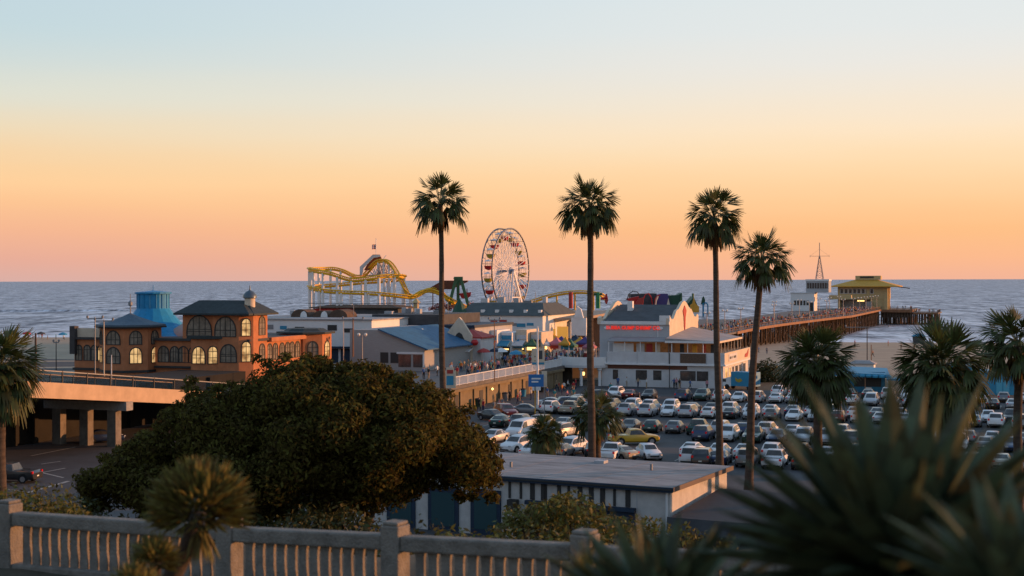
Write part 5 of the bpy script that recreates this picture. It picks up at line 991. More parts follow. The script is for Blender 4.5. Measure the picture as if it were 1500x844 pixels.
for a, b2 in zip(PT, PT[1:]):
    d = (b2 - a); n = max(2, round(Vector((d.x, d.y)).length / .171)); dh = Vector((d.x, d.y, 0)).normalized()
    mb = MB(BO); obx(mb, a + dh * .126, b2 - dh * .126, .2, -.34, -.16); bevel(mb.build('handrail', m_rail, bal), .025)
    mb = MB(BO); obx(mb, a + dh * .126, b2 - dh * .126, .2, -1.2, -.86); bevel(mb.build('bottom_rail', m_rail, bal), .02)
    for j in range(1, n):
        c = a.lerp(b2, j / n)
        if (c - a).length < .2 or (b2 - c).length < .2: continue
        mb = MB(BO); h = .048; P = Vector((c.x, c.y, 0)); pr = [(.05, -.862), (.052, -.78), (.042, -.6), (.04, -.45), (.05, -.338)]
        vs = []
        for r_, z_ in pr:
            for sx, sy in ((-1, -1), (1, -1), (1, 1), (-1, 1)): q = P + dh * sx * (r_ + .016) + Vector((dh.y, -dh.x, 0)) * sy * r_ * .52; vs.append((q.x, q.y, c.z + z_))
        mb.add(vs, [(k * 4 + j2, k * 4 + (j2 + 1) % 4, (k + 1) * 4 + (j2 + 1) % 4, (k + 1) * 4 + j2) for k in range(4) for j2 in range(4)]); mb.build('baluster', m_rail, bal)

# ------------------------------------------------------------------ agaves and yuccas in the foreground
def leafblade(Q, base, d, L_, w_, bend, thick=.3, seg=6, roll=0.):
    d = d.normalized(); side = d.cross(Vector((0, 0, 1))); side = side.normalized() if side.length > .05 else Vector((1, 0, 0)); nrm = side.cross(d)
    side, nrm = side * math.cos(roll) + nrm * math.sin(roll), nrm * math.cos(roll) - side * math.sin(roll); rows = []
    for i in range(seg + 1):
        k = i / seg; wk = w_ * (.62 + .75 * k if k < .35 else .882 * (1 - ((k - .35) / .65) ** 1.7)) + .0012; c = base + d * L_ * k + Vector((0, 0, -bend * L_ * k * k)); up = nrm * wk * thick
        rows.append((c - side * wk / 2 + up * .6, c - up * .15, c + side * wk / 2 + up * .6, c - up * .75))
    for a, b2 in zip(rows, rows[1:]):
        for j in range(4): Q.append([a[j], a[(j + 1) % 4], b2[(j + 1) % 4], b2[j]])
def rosette(n, L_, w_, seed, up0=1.0, low=-.3, bend=.05, thick=.3, seg=6, shell=.02, roll=.15):
    random.seed(seed); Q = []
    for i in range(n):
        k = i / (n - 1); z = lerp(up0, low, k); r_ = math.sqrt(max(.0, 1 - min(1, z * z))); a = i * 2.39996 + random.uniform(-.15, .15); d = Vector((r_ * math.cos(a), r_ * math.sin(a), z)) + Vector((random.uniform(-.1, .1), random.uniform(-.1, .1), random.uniform(-.06, .06)))
        leafblade(Q, d.normalized() * shell, d, L_ * random.uniform(.82, 1.08) * (.8 + .2 * math.sin(math.pi * min(1, k + .25))), w_ * random.uniform(.85, 1.1), bend * (1 + k), thick, seg, random.uniform(-roll, roll))
    return np.array([[tuple(v) for v in q] for q in Q])
def tuft(n, rx, rz_, L_, w_, seed, low=-.55):
    random.seed(seed); Q = []
    sub = []
    for i in range(16): z = lerp(1, low, i / 15); a = i * 2.4; r_ = math.sqrt(max(0, 1 - z * z)); sub.append(Vector((r_ * math.cos(a), r_ * math.sin(a), z)))
    for i in range(n):
        c = sub[i % 16]; nd = (c + Vector((random.gauss(0, .33), random.gauss(0, .33), random.gauss(0, .3)))).normalized()
        if nd.z < low: continue
        p = Vector((nd.x * rx, nd.y * rx, nd.z * rz_)) * random.uniform(.8, 1.0); d = nd * .9 + c * .5 + Vector((random.uniform(-.3, .3), random.uniform(-.3, .3), .42 + random.uniform(-.2, .2)))
        leafblade(Q, p, d, L_ * random.uniform(.75, 1.2), w_ * random.uniform(.8, 1.2), .02, .3, 4, random.uniform(-.8, .8))
    for i in range(40):
        a = i * 2.4; leafblade(Q, Vector((0, 0, -.1)), Vector((math.cos(a), math.sin(a), -1.1 - random.random())), L_ * 1.3, w_ * .8, .3, .3, 4, random.uniform(-.8, .8))
    return np.array([[tuple(v) for v in q] for q in Q])
def plant(nm, label, cat, c, V, m, trunk, r_, smooth=True):
    e = thing(nm, label, cat, trunk[0]); o = quads('leaves', V + np.array(c) - np.array(trunk[0]), m, e); o.data.polygons.foreach_set('use_smooth', [True] * len(o.data.polygons)) if smooth else None
    mb = MB(trunk[0]); mb.tube(trunk, r_, 10); mb.build('trunk', m_bark, e, True); return e
def gl(x, y): return ground(x, y)
C = at(1310, 850, 4.1); plant('agave', 'big blurred agave with broad pointed leaves in the right foreground', 'agave', C, rosette(210, .6, .118, 3, .99, -.6, .05, .26, 8, .05), m_agave, [(C.x, C.y, gl(C.x, C.y) - .1), (C.x, C.y, C.z)], [.1, .08])
C = at(965, 935, 4.6); plant('agave', 'smaller dark agave between the balustrade and the big agave', 'agave', C, rosette(110, .46, .085, 8, .98, -.3, .1, .34, 8, .04), m_agave, [(C.x, C.y, gl(C.x, C.y) - .1), (C.x, C.y, C.z)], [.09, .07])
C = at(1490, 900, 3.3); plant('agave', 'agave leaning into the bottom right corner in front of the big agave', 'agave', C, rosette(80, .34, .07, 12, .98, -.3, .06, .34, 8, .04), m_agave, [(C.x, C.y, gl(C.x, C.y) - .1), (C.x, C.y, C.z)], [.08, .06])
C = at(291, 744, 9.6); B = at(225, 900, 9.6); B.z = gl(B.x, B.y) - .1
plant('yucca', 'yucca with one round spiky head on a bare trunk before the balustrade', 'yucca', C, tuft(1000, .225, .19, .18, .034, 5), m_yucca, [B, at(248, 850, 9.6), at(275, 800, 9.6), C - Vector((0, 0, .03))], [.085, .07, .06, .05])
C2 = at(226, 822, 9.3); plant('yucca', 'small spiky yucca head low beside the yucca trunk', 'yucca', C2, tuft(420, .085, .08, .11, .02, 6), m_yucca, [(C2.x, C2.y, gl(C2.x, C2.y) - .1), C2], [.05, .04])
C2 = at(196, 868, 9.0); plant('yucca', 'yellow tipped yucca just rising into the bottom edge', 'yucca', C2, tuft(420, .1, .09, .12, .02, 9), m_yucca, [(C2.x, C2.y, gl(C2.x, C2.y) - .1), C2], [.05, .04])
C2 = at(862, 850, 6.0); plant('yucca', 'blurred yellowish spiky shoot in front of the balustrade near the agaves', 'yucca', C2, rosette(50, .17, .014, 10, 1.0, 0, .04, .35, 5, .02), m_yucca, [(C2.x, C2.y, gl(C2.x, C2.y) - .1), C2], [.03, .025])

# ------------------------------------------------------------------ vehicles
KINDS = {   # stations front to rear: y, z0, belt z, top z, half width, half top width; then glass station ranges
 'sedan': dict(st=[(2.30, .36, .55, .60, .70, .58), (2.14, .22, .63, .70, .84, .70), (1.5, .2, .74, .84, .9, .76), (.92, .2, .86, .95, .9, .74), (.2, .2, .89, 1.38, .9, .62), (-.4, .2, .91, 1.44, .9, .62), (-1.0, .2, .93, 1.37, .9, .60), (-1.65, .2, .94, 1.05, .9, .72), (-2.12, .24, .92, .99, .86, .72), (-2.30, .36, .74, .82, .76, .64)], wind=(3, 4), rear=(6, 7), side=(3, 7), wb=1.38, tl=(.66, .8), hl=(.62, .62), r=.33),
 'hatchback': dict(st=[(1.95, .36, .56, .62, .68, .56), (1.8, .22, .66, .74, .82, .68), (1.3, .2, .8, .9, .86, .72), (.85, .2, .9, .99, .87, .72), (.2, .2, .92, 1.44, .87, .62), (-.5, .2, .94, 1.5, .87, .62), (-1.25, .2, .97, 1.44, .87, .60), (-1.78, .24, .98, 1.08, .84, .68), (-1.95, .36, .72, .8, .74, .62)], wind=(3, 4), rear=(6, 7), side=(3, 7), wb=1.22, tl=(.68, .88), hl=(.62, .66), r=.32),
 'suv': dict(st=[(2.35, .42, .72, .80, .76, .64), (2.2, .28, .84, .92, .9, .76), (1.6, .26, .96, 1.05, .95, .82), (1.0, .26, 1.04, 1.13, .96, .8), (.35, .26, 1.07, 1.66, .96, .7), (-.4, .26, 1.08, 1.75, .96, .7), (-1.7, .26, 1.1, 1.7, .96, .69), (-2.2, .3, 1.08, 1.2, .92, .78), (-2.35, .42, .8, .9, .82, .7)], wind=(3, 4), rear=(6, 7), side=(3, 7), wb=1.42, tl=(.76, 1.02), hl=(.7, .8), r=.38),
 'minivan': dict(st=[(2.4, .38, .62, .68, .74, .6), (2.2, .24, .76, .84, .9, .74), (1.75, .22, .92, 1.02, .96, .78), (1.35, .22, .98, 1.08, .97, .78), (.5, .22, 1.0, 1.66, .97, .7), (-.5, .22, 1.02, 1.76, .97, .72), (-1.95, .22, 1.04, 1.72, .97, .71), (-2.3, .26, 1.0, 1.12, .93, .78), (-2.42, .38, .76, .84, .84, .7)], wind=(3, 4), rear=(6, 7), side=(3, 7), wb=1.5, tl=(.78, 1.0), hl=(.7, .72), r=.35),
 'van': dict(st=[(2.6, .4, .7, .8, .8, .66), (2.45, .3, .95, 1.05, .94, .8), (2.0, .28, 1.15, 1.25, .98, .84), (1.85, .28, 1.18, 1.3, .98, .84), (1.2, .28, 1.2, 2.0, .98, .8), (.2, .28, 1.22, 2.1, .98, .82), (-2.3, .28, 1.24, 2.08, .98, .82), (-2.55, .3, 1.24, 1.9, .96, .82), (-2.6, .4, .9, 1.0, .9, .8)], wind=(3, 4), rear=(6, 7), side=(3, 5), wb=1.65, tl=(.84, 1.05), hl=(.76, .84), r=.37),
 'pickup': dict(st=[(2.7, .45, .75, .82, .78, .66), (2.55, .32, .88, .96, .92, .78), (1.9, .3, .98, 1.08, .96, .82), (1.25, .3, 1.04, 1.14, .97, .8), (.6, .3, 1.06, 1.68, .97, .7), (.1, .3, 1.07, 1.74, .97, .7), (-.55, .3, 1.08, 1.68, .97, .69), (-.75, .3, 1.06, 1.12, .97, .88), (-2.5, .32, 1.04, 1.1, .96, .88), (-2.7, .45, .85, .9, .9, .8)], wind=(3, 4), rear=(6, 7), side=(3, 7), wb=1.75, tl=(.84, .95), hl=(.72, .8), r=.39)}
def ring(s): y, z0, zb, zt, w_, wt = s; h = lerp(z0, zb, .5); return [(w_ * .86, y, z0), (w_, y, z0 + .16), (w_ * 1.015, y, h), (w_ * .98, y, zb), (wt, y, zt - .045), (wt * .82, y, zt), (-wt * .82, y, zt), (-wt, y, zt - .045), (-w_ * .98, y, zb), (-w_ * 1.015, y, h), (-w_, y, z0 + .16), (-w_ * .86, y, z0)]
CACHE = {}
def car_parts(kind):
    if kind in CACHE: return CACHE[kind]
    K = KINDS[kind]; st = K['st']; n = 12; b_ = MB(); rg = [ring(s) for s in st]
    b_.v = [p for r_ in rg for p in r_]; b_.f = [(i * n + j, i * n + (j + 1) % n, (i + 1) * n + (j + 1) % n, (i + 1) * n + j) for i in range(len(st) - 1) for j in range(n)] + [tuple(range(n)), tuple(range((len(st) - 1) * n, len(st) * n))]; b_.m = [0] * len(b_.f)
    b_.cur = 1
    for y in (K['wb'], -K['wb']):       # dark wheel wells
        for sx in (-1, 1):
            w_ = max(s[4] for s in st) * 1.005; P = [(sx * w_ * 1.008, y + math.cos(R(a)) * (K['r'] + .09), K['r'] + math.sin(R(a)) * (K['r'] + .09)) for a in range(-20, 201, 20)]; b_.ext(P, (-sx * .12, 0, 0))
    b_.box(-st[-1][4] * .9, st[-1][4] * .9, st[-1][0] - .012, st[-1][0] + .1, .36, .5); b_.box(-st[0][4] * .7, st[0][4] * .7, st[0][0] - .1, st[0][0] + .012, .38, .5)
    if kind == 'pickup': b_.box(-.8, .8, -2.42, -.85, 1.06, 1.108)
    body = b_
    def strip(i0, i1, lo, hi, ends, js):
        mb = MB(); A = Vector; a, b2 = rg[i0], rg[i1]
        p, q, r_, s_ = Vector(a[js[0]]), Vector(a[js[1]]), Vector(b2[js[1]]), Vector(b2[js[0]])
        return p, q, r_, s_
    def glass_wind(i0, i1):
        a, b2 = rg[i0], rg[i1]; mb = MB(); rows = []
        for k in (.06, .9):
            L_ = Vector(a[7]).lerp(Vector(b2[7]), k); R_ = Vector(a[4]).lerp(Vector(b2[4]), k); l2 = Vector(a[6]).lerp(Vector(b2[6]), k); r2 = Vector(a[5]).lerp(Vector(b2[5]), k); rows.append([L_.lerp(R_, .05), l2, r2, R_.lerp(L_, .05)])
        dn = (rows[1][1] - rows[0][1]).cross(Vector((1, 0, 0))); dn = -dn if dn.z < 0 else dn; dn = dn.normalized() * .012
        P = [v + dn for r_ in rows for v in r_]; mb.add(P, [(0, 1, 5, 4), (1, 2, 6, 5), (2, 3, 7, 6)]); return mb
    def glass_side(i0, i1, sx):
        jb, jt = (3, 4) if sx > 0 else (8, 7); mb = MB(); cols = []
        ys = list(range(i0, i1 + 1))
        for m_, i in enumerate(ys):
            if i == i0 or i == i1:
                j = i0 + 1 if i == i0 else i1 - 1; k = .62
                lo = Vector(rg[i][jb]).lerp(Vector(rg[j][jb]), 1 - k); hi = Vector(rg[i][jt]).lerp(Vector(rg[j][jt]), 1 - k)
            else: lo, hi = Vector(rg[i][jb]), Vector(rg[i][jt])
            o = Vector((sx * .012, 0, .004)); cols.append((lo.lerp(hi, .1) + o, lo.lerp(hi, .88) + o))
        for a, b2 in zip(cols, cols[1:]): mb.poly([a[0], b2[0], b2[1], a[1]])
        return mb
    out = dict(body=body, windscreen=glass_wind(*K['wind']).mesh('windscreen', [m_glass]), rear_window=glass_wind(*K['rear']).mesh('rear_window', [m_glass]), sl=glass_side(*K['side'], -1).mesh('side_window', [m_glass]), sr=glass_side(*K['side'], 1).mesh('side_window', [m_glass]))
    wm = MB(); wm.tube([(-.11, 0, 0), (.11, 0, 0)], K['r'], 16); wm.cur = 1; wm.tube([(-.118, 0, 0), (.118, 0, 0)], K['r'] * .62, 12); out['wheel'] = wm.mesh('wheel', [m_black, m_rim], True, 40)
    L_ = -st[-1][0]; x, z = K['tl']; mb = MB(); mb.box(-.11, .09, -.06, .1, -.1, .12); out['tail'] = mb.mesh('tail_light', [m_tail]); mb = MB(); mb.box(-.16, .1, -.14, .05, -.06, .07); out['head'] = mb.mesh('headlight', [m_head])
    mb = MB(); mb.box(-.16, .16, -.012, 0, -.06, .06); out['plate'] = mb.mesh('number_plate', [m_plate]); CACHE[kind] = out; return out
PAINT = {'white': (.72, .72, .72), 'silver': (.42, .43, .45), 'grey': (.17, .175, .185), 'black': (.018, .018, .02), 'dark blue': (.02, .04, .10), 'dark red': (.16, .015, .015), 'beige': (.42, .36, .27), 'yellow': (.55, .33, .02), 'dark green': (.02, .06, .045), 'light blue': (.2, .36, .48)}
def paint(c): return mat(c.replace(' ', '_') + '_paint', PAINT[c], .32, metal=.0 if c in ('white', 'yellow', 'black') else .25, coat=.6, spec=.5)
BODY = {}
def car(kind, colour, x, y, rz, z=2.014):
    P = car_parts(kind); K = KINDS[kind]; e = thing({'suv': 'suv', 'van': 'delivery_van', 'pickup': 'pickup_truck'}.get(kind, kind) if kind != 'sedan' else 'parked_car', None, {'suv': 'car', 'van': 'van', 'pickup': 'pickup truck', 'minivan': 'van'}.get(kind, 'car'), (x, y, z), rz)
    if (kind, colour) not in BODY: BODY[kind, colour] = P['body'].mesh('body', [paint(colour), m_black], True, 32)
    link('body', BODY[kind, colour], e); st = K['st']; w_ = max(s[4] for s in st)
    for nm, k in (('windscreen', 'windscreen'), ('rear_window', 'rear_window'), ('side_window', 'sl'), ('side_window', 'sr')): link(nm, P[k], e)
    for sx in (-1, 1):
        for yy in (K['wb'], -K['wb']): o = link('wheel', P['wheel'], e); o.location = (sx * (w_ - .075), yy, K['r'])
        o = link('tail_light', P['tail'], e); o.location = (sx * K['tl'][0], st[-1][0] + .08, K['tl'][1]); o.scale = (sx, 1, 1)
        o = link('headlight', P['head'], e); o.location = (sx * K['hl'][0], st[0][0] + .02, K['hl'][1] + .02); o.scale = (sx, 1, 1)
    o = link('number_plate', P['plate'], e); o.location = (0, st[-1][0] - .006, .62 if kind != 'hatchback' else .66)
    return e
random.seed(77)
POOL = ['white'] * 11 + ['silver'] * 6 + ['grey'] * 4 + ['black'] * 4 + ['dark blue'] * 2 + ['dark red', 'beige', 'dark green']
KP = ['sedan'] * 7 + ['suv'] * 6 + ['hatchback'] * 4 + ['minivan'] * 2 + ['pickup'] * 2
ROWS = [('in the short row nearest the beach cafe', -9, 38, 92, .92, .6), ('in the car park row nearest the restaurant', -20.5, 15, 94, .96, .75), ('in the double row, restaurant side', -40.3, 15, 94, .97, .5), ('in the double row, near side', -46.2, 13.5, 94, .97, .75),
        ('in the middle row of the car park', -65.5, 13.5, 86, .95, .85), ('in the sparse row before the middle row', -71.4, 40, 90, .95, .5), ('in the row second from the flat roof', -86, 42, 84, .95, .8), ('in the row nearest the flat roof', -92, 27, 70, .72, .75)]
cars = []
for lab, s, t0, t1, pr, away in ROWS:
    t = t0; row = []
    while t < t1:
        if random.random() < pr:
            k, c = random.choice(KP), random.choice(POOL); hd = 0 if random.random() < away else math.pi; p = W(t + random.uniform(-.15, .15), s - 2.6 + random.uniform(-.35, .35))
            row.append((car(k, c, p.x, p.y, AN + hd + random.uniform(-.035, .035)), k, c, lab))
        t += 2.72
    cars.append(row)
def gpt(px, py): D = 18 * F / (py - hz(px)); return at(px, py, D)
def manual(lab, items):
    row = []
    for px, py, k, c, rz in items: p = gpt(px, py); row.append((car(k, c, p.x, p.y, AN + R(rz) ), k, c, lab))
    cars.append(row)
manual('in the row along the drive under the yellow wall', [(722, 616, 'sedan', 'black', -118), (741, 611, 'suv', 'dark red', -140), (772, 607, 'sedan', 'grey', -75), (806, 606, 'sedan', 'black', -80), (810, 597, 'sedan', 'silver', -80), (838, 599, 'suv', 'dark blue', -60), (852, 592, 'sedan', 'grey', -58), (884, 588, 'suv', 'black', -62)])
manual('parked between the two small palms', [(765, 641, 'van', 'white', 172), (757, 662, 'suv', 'white', 165), (784, 660, 'hatchback', 'silver', 150), (826, 640, 'suv', 'silver', -12), (834, 665, 'suv', 'white', 168), (868, 668, 'sedan', 'black', 20), (722, 648, 'sedan', 'silver', 170)])
manual('standing alone in the open aisle', [(928, 651, 'pickup', 'yellow', -58), (950, 672, 'hatchback', 'white', -148), (905, 673, 'sedan', 'beige', 60), (1030, 681, 'suv', 'black', 4)])
manual('on the road beneath the bridge', [(14, 706, 'pickup', 'black', 100), (150, 648, 'sedan', 'dark blue', -40)])
manual('in the beach car park left of the orange building', [])
row = []
for px, D, k, c, rz in ((48, 205, 'sedan', 'silver', 80), (62, 212, 'van', 'white', 60), (76, 206, 'hatchback', 'black', 75), (85, 203, 'sedan', 'white', 70), (95, 207, 'suv', 'white', 80), (70, 222, 'sedan', 'dark blue', 80), (92, 226, 'sedan', 'silver', 80)):
    p = at(px, 500, D); row.append((car(k, c, p.x, p.y, AN + R(rz), ), k, c, 'in the beach car park left of the orange building'))
cars.append(row)
def order(n): return ['first', 'second', 'third', 'fourth', 'fifth', 'sixth', 'seventh', 'eighth', 'ninth', 'tenth', 'eleventh', 'twelfth', 'thirteenth', 'fourteenth'][n]
KN = {'suv': 'SUV', 'van': 'delivery van', 'pickup': 'pickup truck'}
seen = {}
for row in cars:
    row.sort(key=lambda r_: r_[0].location.x / r_[0].location.y)
    for i, (e, k, c, lab) in enumerate(row): seen.setdefault((k, c, lab), []).append(e)
for (k, c, lab), es in seen.items():
    for i, e in enumerate(es):
        e['label'] = f"{c} {KN.get(k, k)} {lab}" if len(es) == 1 else f"{order(i)} {c} {KN.get(k, k)} {'' if len(lab.split()) > 11 else 'from the left '}{lab}"; e['group'] = 'cars ' + lab
# light blue beach cafe, cabin, box truck and tents
def blue(px, D): return at(px, 500, D)
P = blue(1088, 232); e = thing('box_truck', 'light blue box truck with yellow markings beside the restaurant', 'truck', (P.x, P.y, 2.014), AN + R(70))
mb = MB(); mb.box(-1.1, 1.1, -2.6, 1.6, .6, 2.9); mb.build('cargo_box', m_cyan, e)
mb = MB(); mb.prism([(-1, 1.65), (1, 1.65), (1, 3.2), (-1, 3.2)], .5, [2.1, 2.1, 1.7, 1.7]); mb.build('cab', paint('white'), e)
mb = MB(); mb.box(-1.02, 1.02, 2.6, 3.22, 1.2, 1.65); mb.build('cab_window', m_glass, e)
mb = MB(); mb.ext([(-1.12, y, z) for y, z in [(-.6, 1.5), (-.2, 1.9), (.3, 1.7), (.8, 2.0), (.7, 1.4), (.1, 1.2)]], (-.02, 0, 0)); mb.ext([(1.1, y, z) for y, z in [(-.6, 1.5), (-.2, 1.9), (.3, 1.7), (.8, 2.0), (.7, 1.4), (.1, 1.2)]], (.02, 0, 0)); mb.build('yellow_emblem', m_gy, e)
for x, y in ((-.95, -1.7), (.95, -1.7), (-.95, 2.4), (.95, 2.4)): mb = MB(); mb.tube([(x - .12, y, .42), (x + .12, y, .42)], .42, 14); mb.build('wheel', m_black, e, True, 40)
P = blue(1262, 226); e = thing('beach_cafe', 'blue beach cafe with wavy awning and dark open front', 'cafe', (P.x, P.y, 2.0), AN + R(8))
mb = MB(); mb.box(-3.6, 3.6, 0, 6, 0, 3.2); mb.build('wall', mat('deep_blue_wall', (.02, .16, .28), .6, var=.2), e)
mb = MB(); mb.hexa([(-4.4, -1.8, 3.0), (4.2, -1.8, 2.7), (4.2, 6.4, 3.2), (-4.4, 6.4, 3.3), (-4.4, -1.8, 3.25), (4.2, -1.8, 2.95), (4.2, 6.4, 3.5), (-4.4, 6.4, 3.8)]); [mb.lathe([(.5, -.25), (.55, 0), (.3, .22)], 8, (-4 + i, -1.7, 2.9 - i * .03)) for i in range(9)]; mb.build('awning', m_cyan, e)
mb = MB(); mb.box(-1.2, 3.0, -.06, -.003, .9, 2.7); mb.build('opening', m_frame, e); mb = MB(); [mb.box(x, x + .14, -1.7, -1.56, 0, 2.85) for x in (-3.9, .4, 3.9)]; mb.build('post', m_rust, e); mb = MB(); mb.box(.6, 1.5, -.1, -.062, .3, .8); mb.build('panel_mark', m_white, e)
P = blue(1225, 236); e = thing('canopy_tent', 'blue peaked canopy half hidden by the bushy palm', 'tent', (P.x, P.y, 2), AN); mb = MB(); mb.lathe([(3.6, 2.6), (3.6, 2.8), (1.4, 3.6), (.1, 4.5)], 4, (0, 0, 0), R(45)); mb.build('canopy', m_cyan, e); mb = MB(); [mb.box(x - .06, x + .06, y - .06, y + .06, 0, 2.6) for x in (-2.4, 2.4) for y in (-2.4, 2.4)]; mb.build('post', m_white, e)
P = blue(1462, 220); e = thing('cabin', 'light blue beach cabin behind the palm at the right edge', 'cabin', (P.x, P.y, 2), AN + R(10))
mb = MB(); mb.box(-2.6, 2.6, 0, 4, 0, 3.5); mb.build('wall', m_cyan, e); mb = MB(); mb.box(-2.8, 2.8, -.3, 4.2, 3.51, 3.75); mb.build('roof', mat('pale_blue_trim', (.3, .5, .6), .6), e); mb = MB(); [mb.box(x, x + .9, -.06, -.003, .2, 2.4) for x in (-.3, .72)]; mb.build('door', mat('blue_door', (.1, .4, .55), .5), e); mb = MB(); mb.lathe([(.4, 3.76), (.6, 4.2), (.2, 4.5)], 8, (.4, 2, 0)); mb.build('roof_vent', m_dgrey, e)
P = blue(1312, 222); e = thing('canopy_tent', 'pale blue awning box right of the beach cafe', 'tent', (P.x, P.y, 2), AN); mb = MB(); mb.box(-1.3, 1.3, -1.2, 1.2, 2.2, 2.5); mb.build('canopy', m_cyan, e); mb = MB(); [mb.box(x - .05, x + .05, y - .05, y + .05, 0, 2.2) for x in (-1.2, 1.2) for y in (-1.1, 1.1)]; mb.build('post', m_white, e)
for i, (px, D, lab) in enumerate(((1262, 268, 'white beach boat hut behind the blue cafe'), (1180, 300, 'white low hut on the sand left of the bushy palm'), (1405, 262, 'pale blue hut on the sand between two palms'))):
    P = blue(px, D); e = thing('beach_hut', lab, 'hut', (P.x, P.y, 1.9), AN); mb = MB(); mb.box(-2.2, 2.2, 0, 3, -.2, 2.0); mb.build('wall', [m_white, m_offw, m_cyan][i], e); mb = MB(); mb.hip(-2.5, 2.5, -.3, 3.3, 2.0, 2.7, .6, .15); mb.build('roof', m_roofg, e)

# ------------------------------------------------------------------ people
POSES = {}
def person_mesh(pose, cols):
    key = (pose, cols)
    if key in POSES: return POSES[key]
    st = {'stand': (.09, .0, .0, .22, .05), 'walk': (.09, .28, .12, .2, .22), 'sit': (.09, 0, 0, .22, .1), 'lean': (.1, .08, .1, .3, .3)}[pose]; hx, step, bendk, ax, ay = st
    sitz = -.42 if pose == 'sit' else 0
    V = [(0, 0, .95 + sitz), (0, .01, 1.15 + sitz), (0, .02, 1.38 + sitz), (0, .02, 1.5 + sitz), (0, .04, 1.6 + sitz), (0, .03, 1.74 + sitz)]; rad = [(.16, .11), (.14, .10), (.18, .11), (.06, .06), (.085, .1), (.08, .09)]; E = [(0, 1), (1, 2), (2, 3), (3, 4), (4, 5)]
    for sx in (-1, 1):
        f = step * sx; b0 = len(V)
        if pose == 'sit': V += [(sx * hx, .04, .5), (sx * .12, .42, .5), (sx * .12, .45, .08), (sx * .12, .6, .04)]
        else: V += [(sx * hx, 0, .88), (sx * hx * 1.15, f * .5 + bendk * .3, .5), (sx * hx * 1.15, f - bendk * (.6 if sx < 0 else 0), .09), (sx * hx * 1.2, f + .16 - bendk * (.6 if sx < 0 else 0), .04)]
        rad += [(.1, .1), (.07, .075), (.045, .05), (.045, .035)]; E += [(0, b0), (b0, b0 + 1), (b0 + 1, b0 + 2), (b0 + 2, b0 + 3)]
        b0 = len(V); V += [(sx * .19, .02, 1.4 + sitz), (sx * (ax + .03), -.02 - sx * ay * .5, 1.13 + sitz), (sx * (ax + .02), .1 - sx * ay, .92 + sitz), (sx * (ax + .01), .14 - sx * ay, .84 + sitz)]; rad += [(.055, .055), (.045, .045), (.036, .036), (.035, .045)]; E += [(2, b0), (b0, b0 + 1), (b0 + 1, b0 + 2), (b0 + 2, b0 + 3)]
    me = bpy.data.meshes.new('person'); me.from_pydata(V, E, []); o = bpy.data.objects.new('tmp', me); COL.objects.link(o)
    md = o.modifiers.new('skin', 'SKIN'); md.use_smooth_shade = True
    for i, r_ in enumerate(rad): me.skin_vertices[0].data[i].radius = r_
    me.skin_vertices[0].data[0].use_root = True; md2 = o.modifiers.new('sub', 'SUBSURF'); md2.levels = 1; md2.render_levels = 1
    bpy.context.view_layer.update(); dg = bpy.context.evaluated_depsgraph_get(); r_ = bpy.data.meshes.new_from_object(o.evaluated_get(dg)); bpy.data.objects.remove(o); r_.name = 'person'
    r_.materials.clear(); top, trou = cols
    for m in (m_skin, cloth(top), cloth(trou), m_hair, m_black): r_.materials.append(m)
    for p in r_.polygons:
        c = p.center; z = c.z - sitz
        if z > 1.68 or (z > 1.55 and c.y < .0): k = 3
        elif z > 1.47: k = 0
        elif c.z < .075: k = 4
        elif z < .98 and not (abs(c.x) > .17 and z > .78 and pose != 'sit'): k = 2
        elif abs(c.x) > .2 and z < 1.12: k = 0
        else: k = 1
        p.material_index = k
    POSES[key] = r_; return r_
CL = {'white': (.65, .65, .63), 'black': (.02, .02, .022), 'red': (.4, .03, .03), 'blue': (.05, .12, .3), 'grey': (.2, .2, .21), 'pink': (.5, .22, .25), 'navy': (.02, .03, .08), 'tan': (.35, .25, .15), 'orange': (.5, .16, .03), 'teal': (.03, .22, .24)}
def cloth(c): return mat(c + '_cloth', CL[c], .85)
random.seed(5)
COMBO = [(a, b2) for a in ('white', 'black', 'red', 'blue', 'grey', 'pink', 'orange', 'teal', 'tan') for b2 in ('black', 'navy', 'tan')]
npeople = 0
def person(x, y, z, where, group, pose=None, rz=None, combo=None, label=None):
    global npeople; npeople += 1
    c = combo or random.choice(COMBO); ps = pose or random.choice(('stand', 'walk', 'walk', 'lean')); o = link('person', person_mesh(ps, c)); o.location = (x, y, z); o.rotation_euler = (0, 0, random.uniform(0, 6.28) if rz is None else rz); s_ = random.uniform(.92, 1.06); o.scale = (s_,) * 3
    tag(o, label or f"{'walking' if ps == 'walk' else 'standing' if ps != 'sit' else 'sitting'} person, {c[0]} top, {c[1]} trousers, {where}", 'person', group); return o
for i in range(34): p = W(random.uniform(-11, -.9), random.uniform(-42, 2)); person(p.x, p.y, 5.41, 'on the promenade above the yellow wall', 'people on the near promenade')
for i in range(75):
    s = random.uniform(4, 95); p = W(random.uniform(-26 - s * .02, -3), s)
    if s < 28 and -3 - 3 < 0: p = W(random.uniform(-13, -1), s)
    person(p.x, p.y, dz(s) + .01, 'in the crowd before the pier stalls', 'crowd before the pier stalls')
for i in range(105):
    s = random.uniform(100, 405) ** 1.0; p = W(te(s) - .6 - random.random() ** 1.6 * 9, s); person(p.x, p.y, dz(s) + .01, 'on the long pier deck', 'crowd on the long pier deck')
crowd = MB(W(0, 200, 6)); PMS = list(POSES.values()); crm = list({m.name: m for q in PMS for m in q.materials}.values()); cri = {m.name: i for i, m in enumerate(crm)}
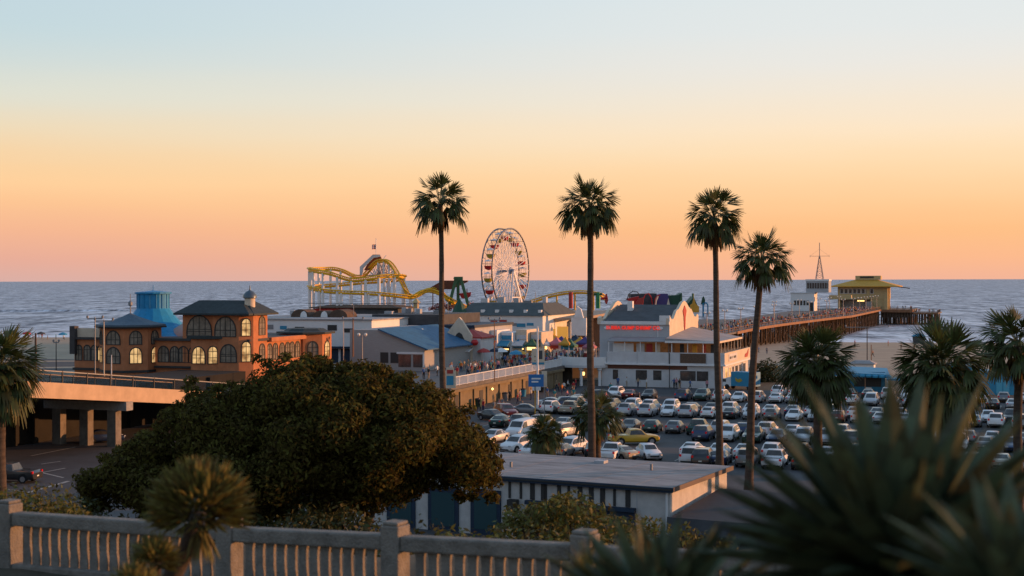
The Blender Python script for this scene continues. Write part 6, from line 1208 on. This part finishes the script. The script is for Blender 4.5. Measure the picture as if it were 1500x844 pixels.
for i in range(520):
    me = random.choice(PMS)
    if i < 190: s = random.uniform(-34, 105); t = random.uniform(-12 if s < 25 else -24, -2)
    else: s = random.uniform(110, 405); t = te(s) - 1 - random.random() * 12
    p = W(t, s); a = random.uniform(0, 6.28); ca, sa = math.cos(a), math.sin(a); o = len(crowd.v); z0 = dz(s) + .01
    crowd.v += [(p.x + v.co.x * ca - v.co.y * sa, p.y + v.co.x * sa + v.co.y * ca, z0 + v.co.z) for v in me.vertices]; crowd.f += [tuple(k + o for k in f.vertices) for f in me.polygons]; crowd.m += [cri[me.materials[f.material_index].name] for f in me.polygons]
o = crowd.build('crowd', crm, None, True); o.location = W(0, 200, 6); tag(o, 'dense crowd filling the promenade and the long pier deck', 'crowd', None, 'stuff')
for i in range(14): p = W(random.uniform(14, 36), random.uniform(414.8, 417)); person(p.x, p.y, 6.56 if (p - W(0, 415)).dot(BX) < 26 else 5.21, 'on the end platform of the pier', 'people on the end platform')
for i in range(22):
    p = gpt(random.uniform(705, 905), random.uniform(577, 596)); r_ = p - PO
    if Vector((r_.x, r_.y, 0)).dot(BX) < 1.2: p = W(random.uniform(1.5, 6), random.uniform(-30, -4), 2)
    person(p.x, p.y, 2.014, 'by the underpass', 'people by the underpass')
for i in range(10): p = W(random.uniform(8, 26), random.uniform(-3.4, -1.2)); person(p.x, p.y, 2.014, 'beside the restaurant wall', 'people beside the restaurant wall')
for i in range(6): p = gpt(random.uniform(700, 770), random.uniform(600, 606)); person(p.x, p.y, 2.014, 'near the dark cars on the drive', 'people on the drive')
for i in range(18):
    px = random.choice((random.uniform(1100, 1130), random.uniform(1250, 1330), random.uniform(1390, 1490))); D = random.uniform(330, 440); x = (px - 750) / F * D; person(x, D, beach(x, D) + .06, 'on the sand right of the pier', 'people on the sand')
for i in range(10): px = random.uniform(22, 100); D = random.uniform(440, 500); x = (px - 750) / F * D; person(x, D, beach(x, D) + .06, 'on the far beach left of the orange building', 'people on the far beach')
for i, (px, D, c, lab) in enumerate(((39, 480, m_red, 'red beach umbrella near the waterline'), (60, 478, m_dgrey, 'dark beach shelter near the waterline'), (92, 470, m_cyan, 'blue beach umbrella near the waterline'))):
    x = (px - 750) / F * D; e = thing('beach_umbrella', lab, 'umbrella', (x, D, beach(x, D) + .05)); mb = MB(); mb.lathe([(1.6, 1.7), (1.2, 2.2), (.1, 2.6)], 8); mb.build('canopy', c, e); mb = MB(); mb.tube([(0, 0, 0), (0, 0, 2.5)], .05, 6); mb.build('pole', m_white, e)
e = thing('lifeguard_tower', 'small dark lifeguard tower on the sand near the shore', 'tower', W(46, 170, beach(W(46, 170).x, W(46, 170).y)), AN); mb = MB(); mb.hexa([(-1.4, -1.2, 1.6), (1.4, -1.2, 1.6), (1.4, 1.2, 1.6), (-1.4, 1.2, 1.6), (-1.6, -1.4, 3.6), (1.6, -1.4, 3.6), (1.6, 1.4, 3.6), (-1.6, 1.4, 3.6)]); mb.build('cabin', m_dgrey, e); mb = MB(); [mb.bar((x, y, -.3), (x * .9, y * .9, 1.6), .16) for x in (-1.3, 1.3) for y in (-1.1, 1.1)]; mb.build('leg', m_wood, e); mb = MB(); mb.hip(-1.9, 1.9, -1.7, 1.7, 3.6, 4.3, .8, .12); mb.build('roof', m_cyan, e)
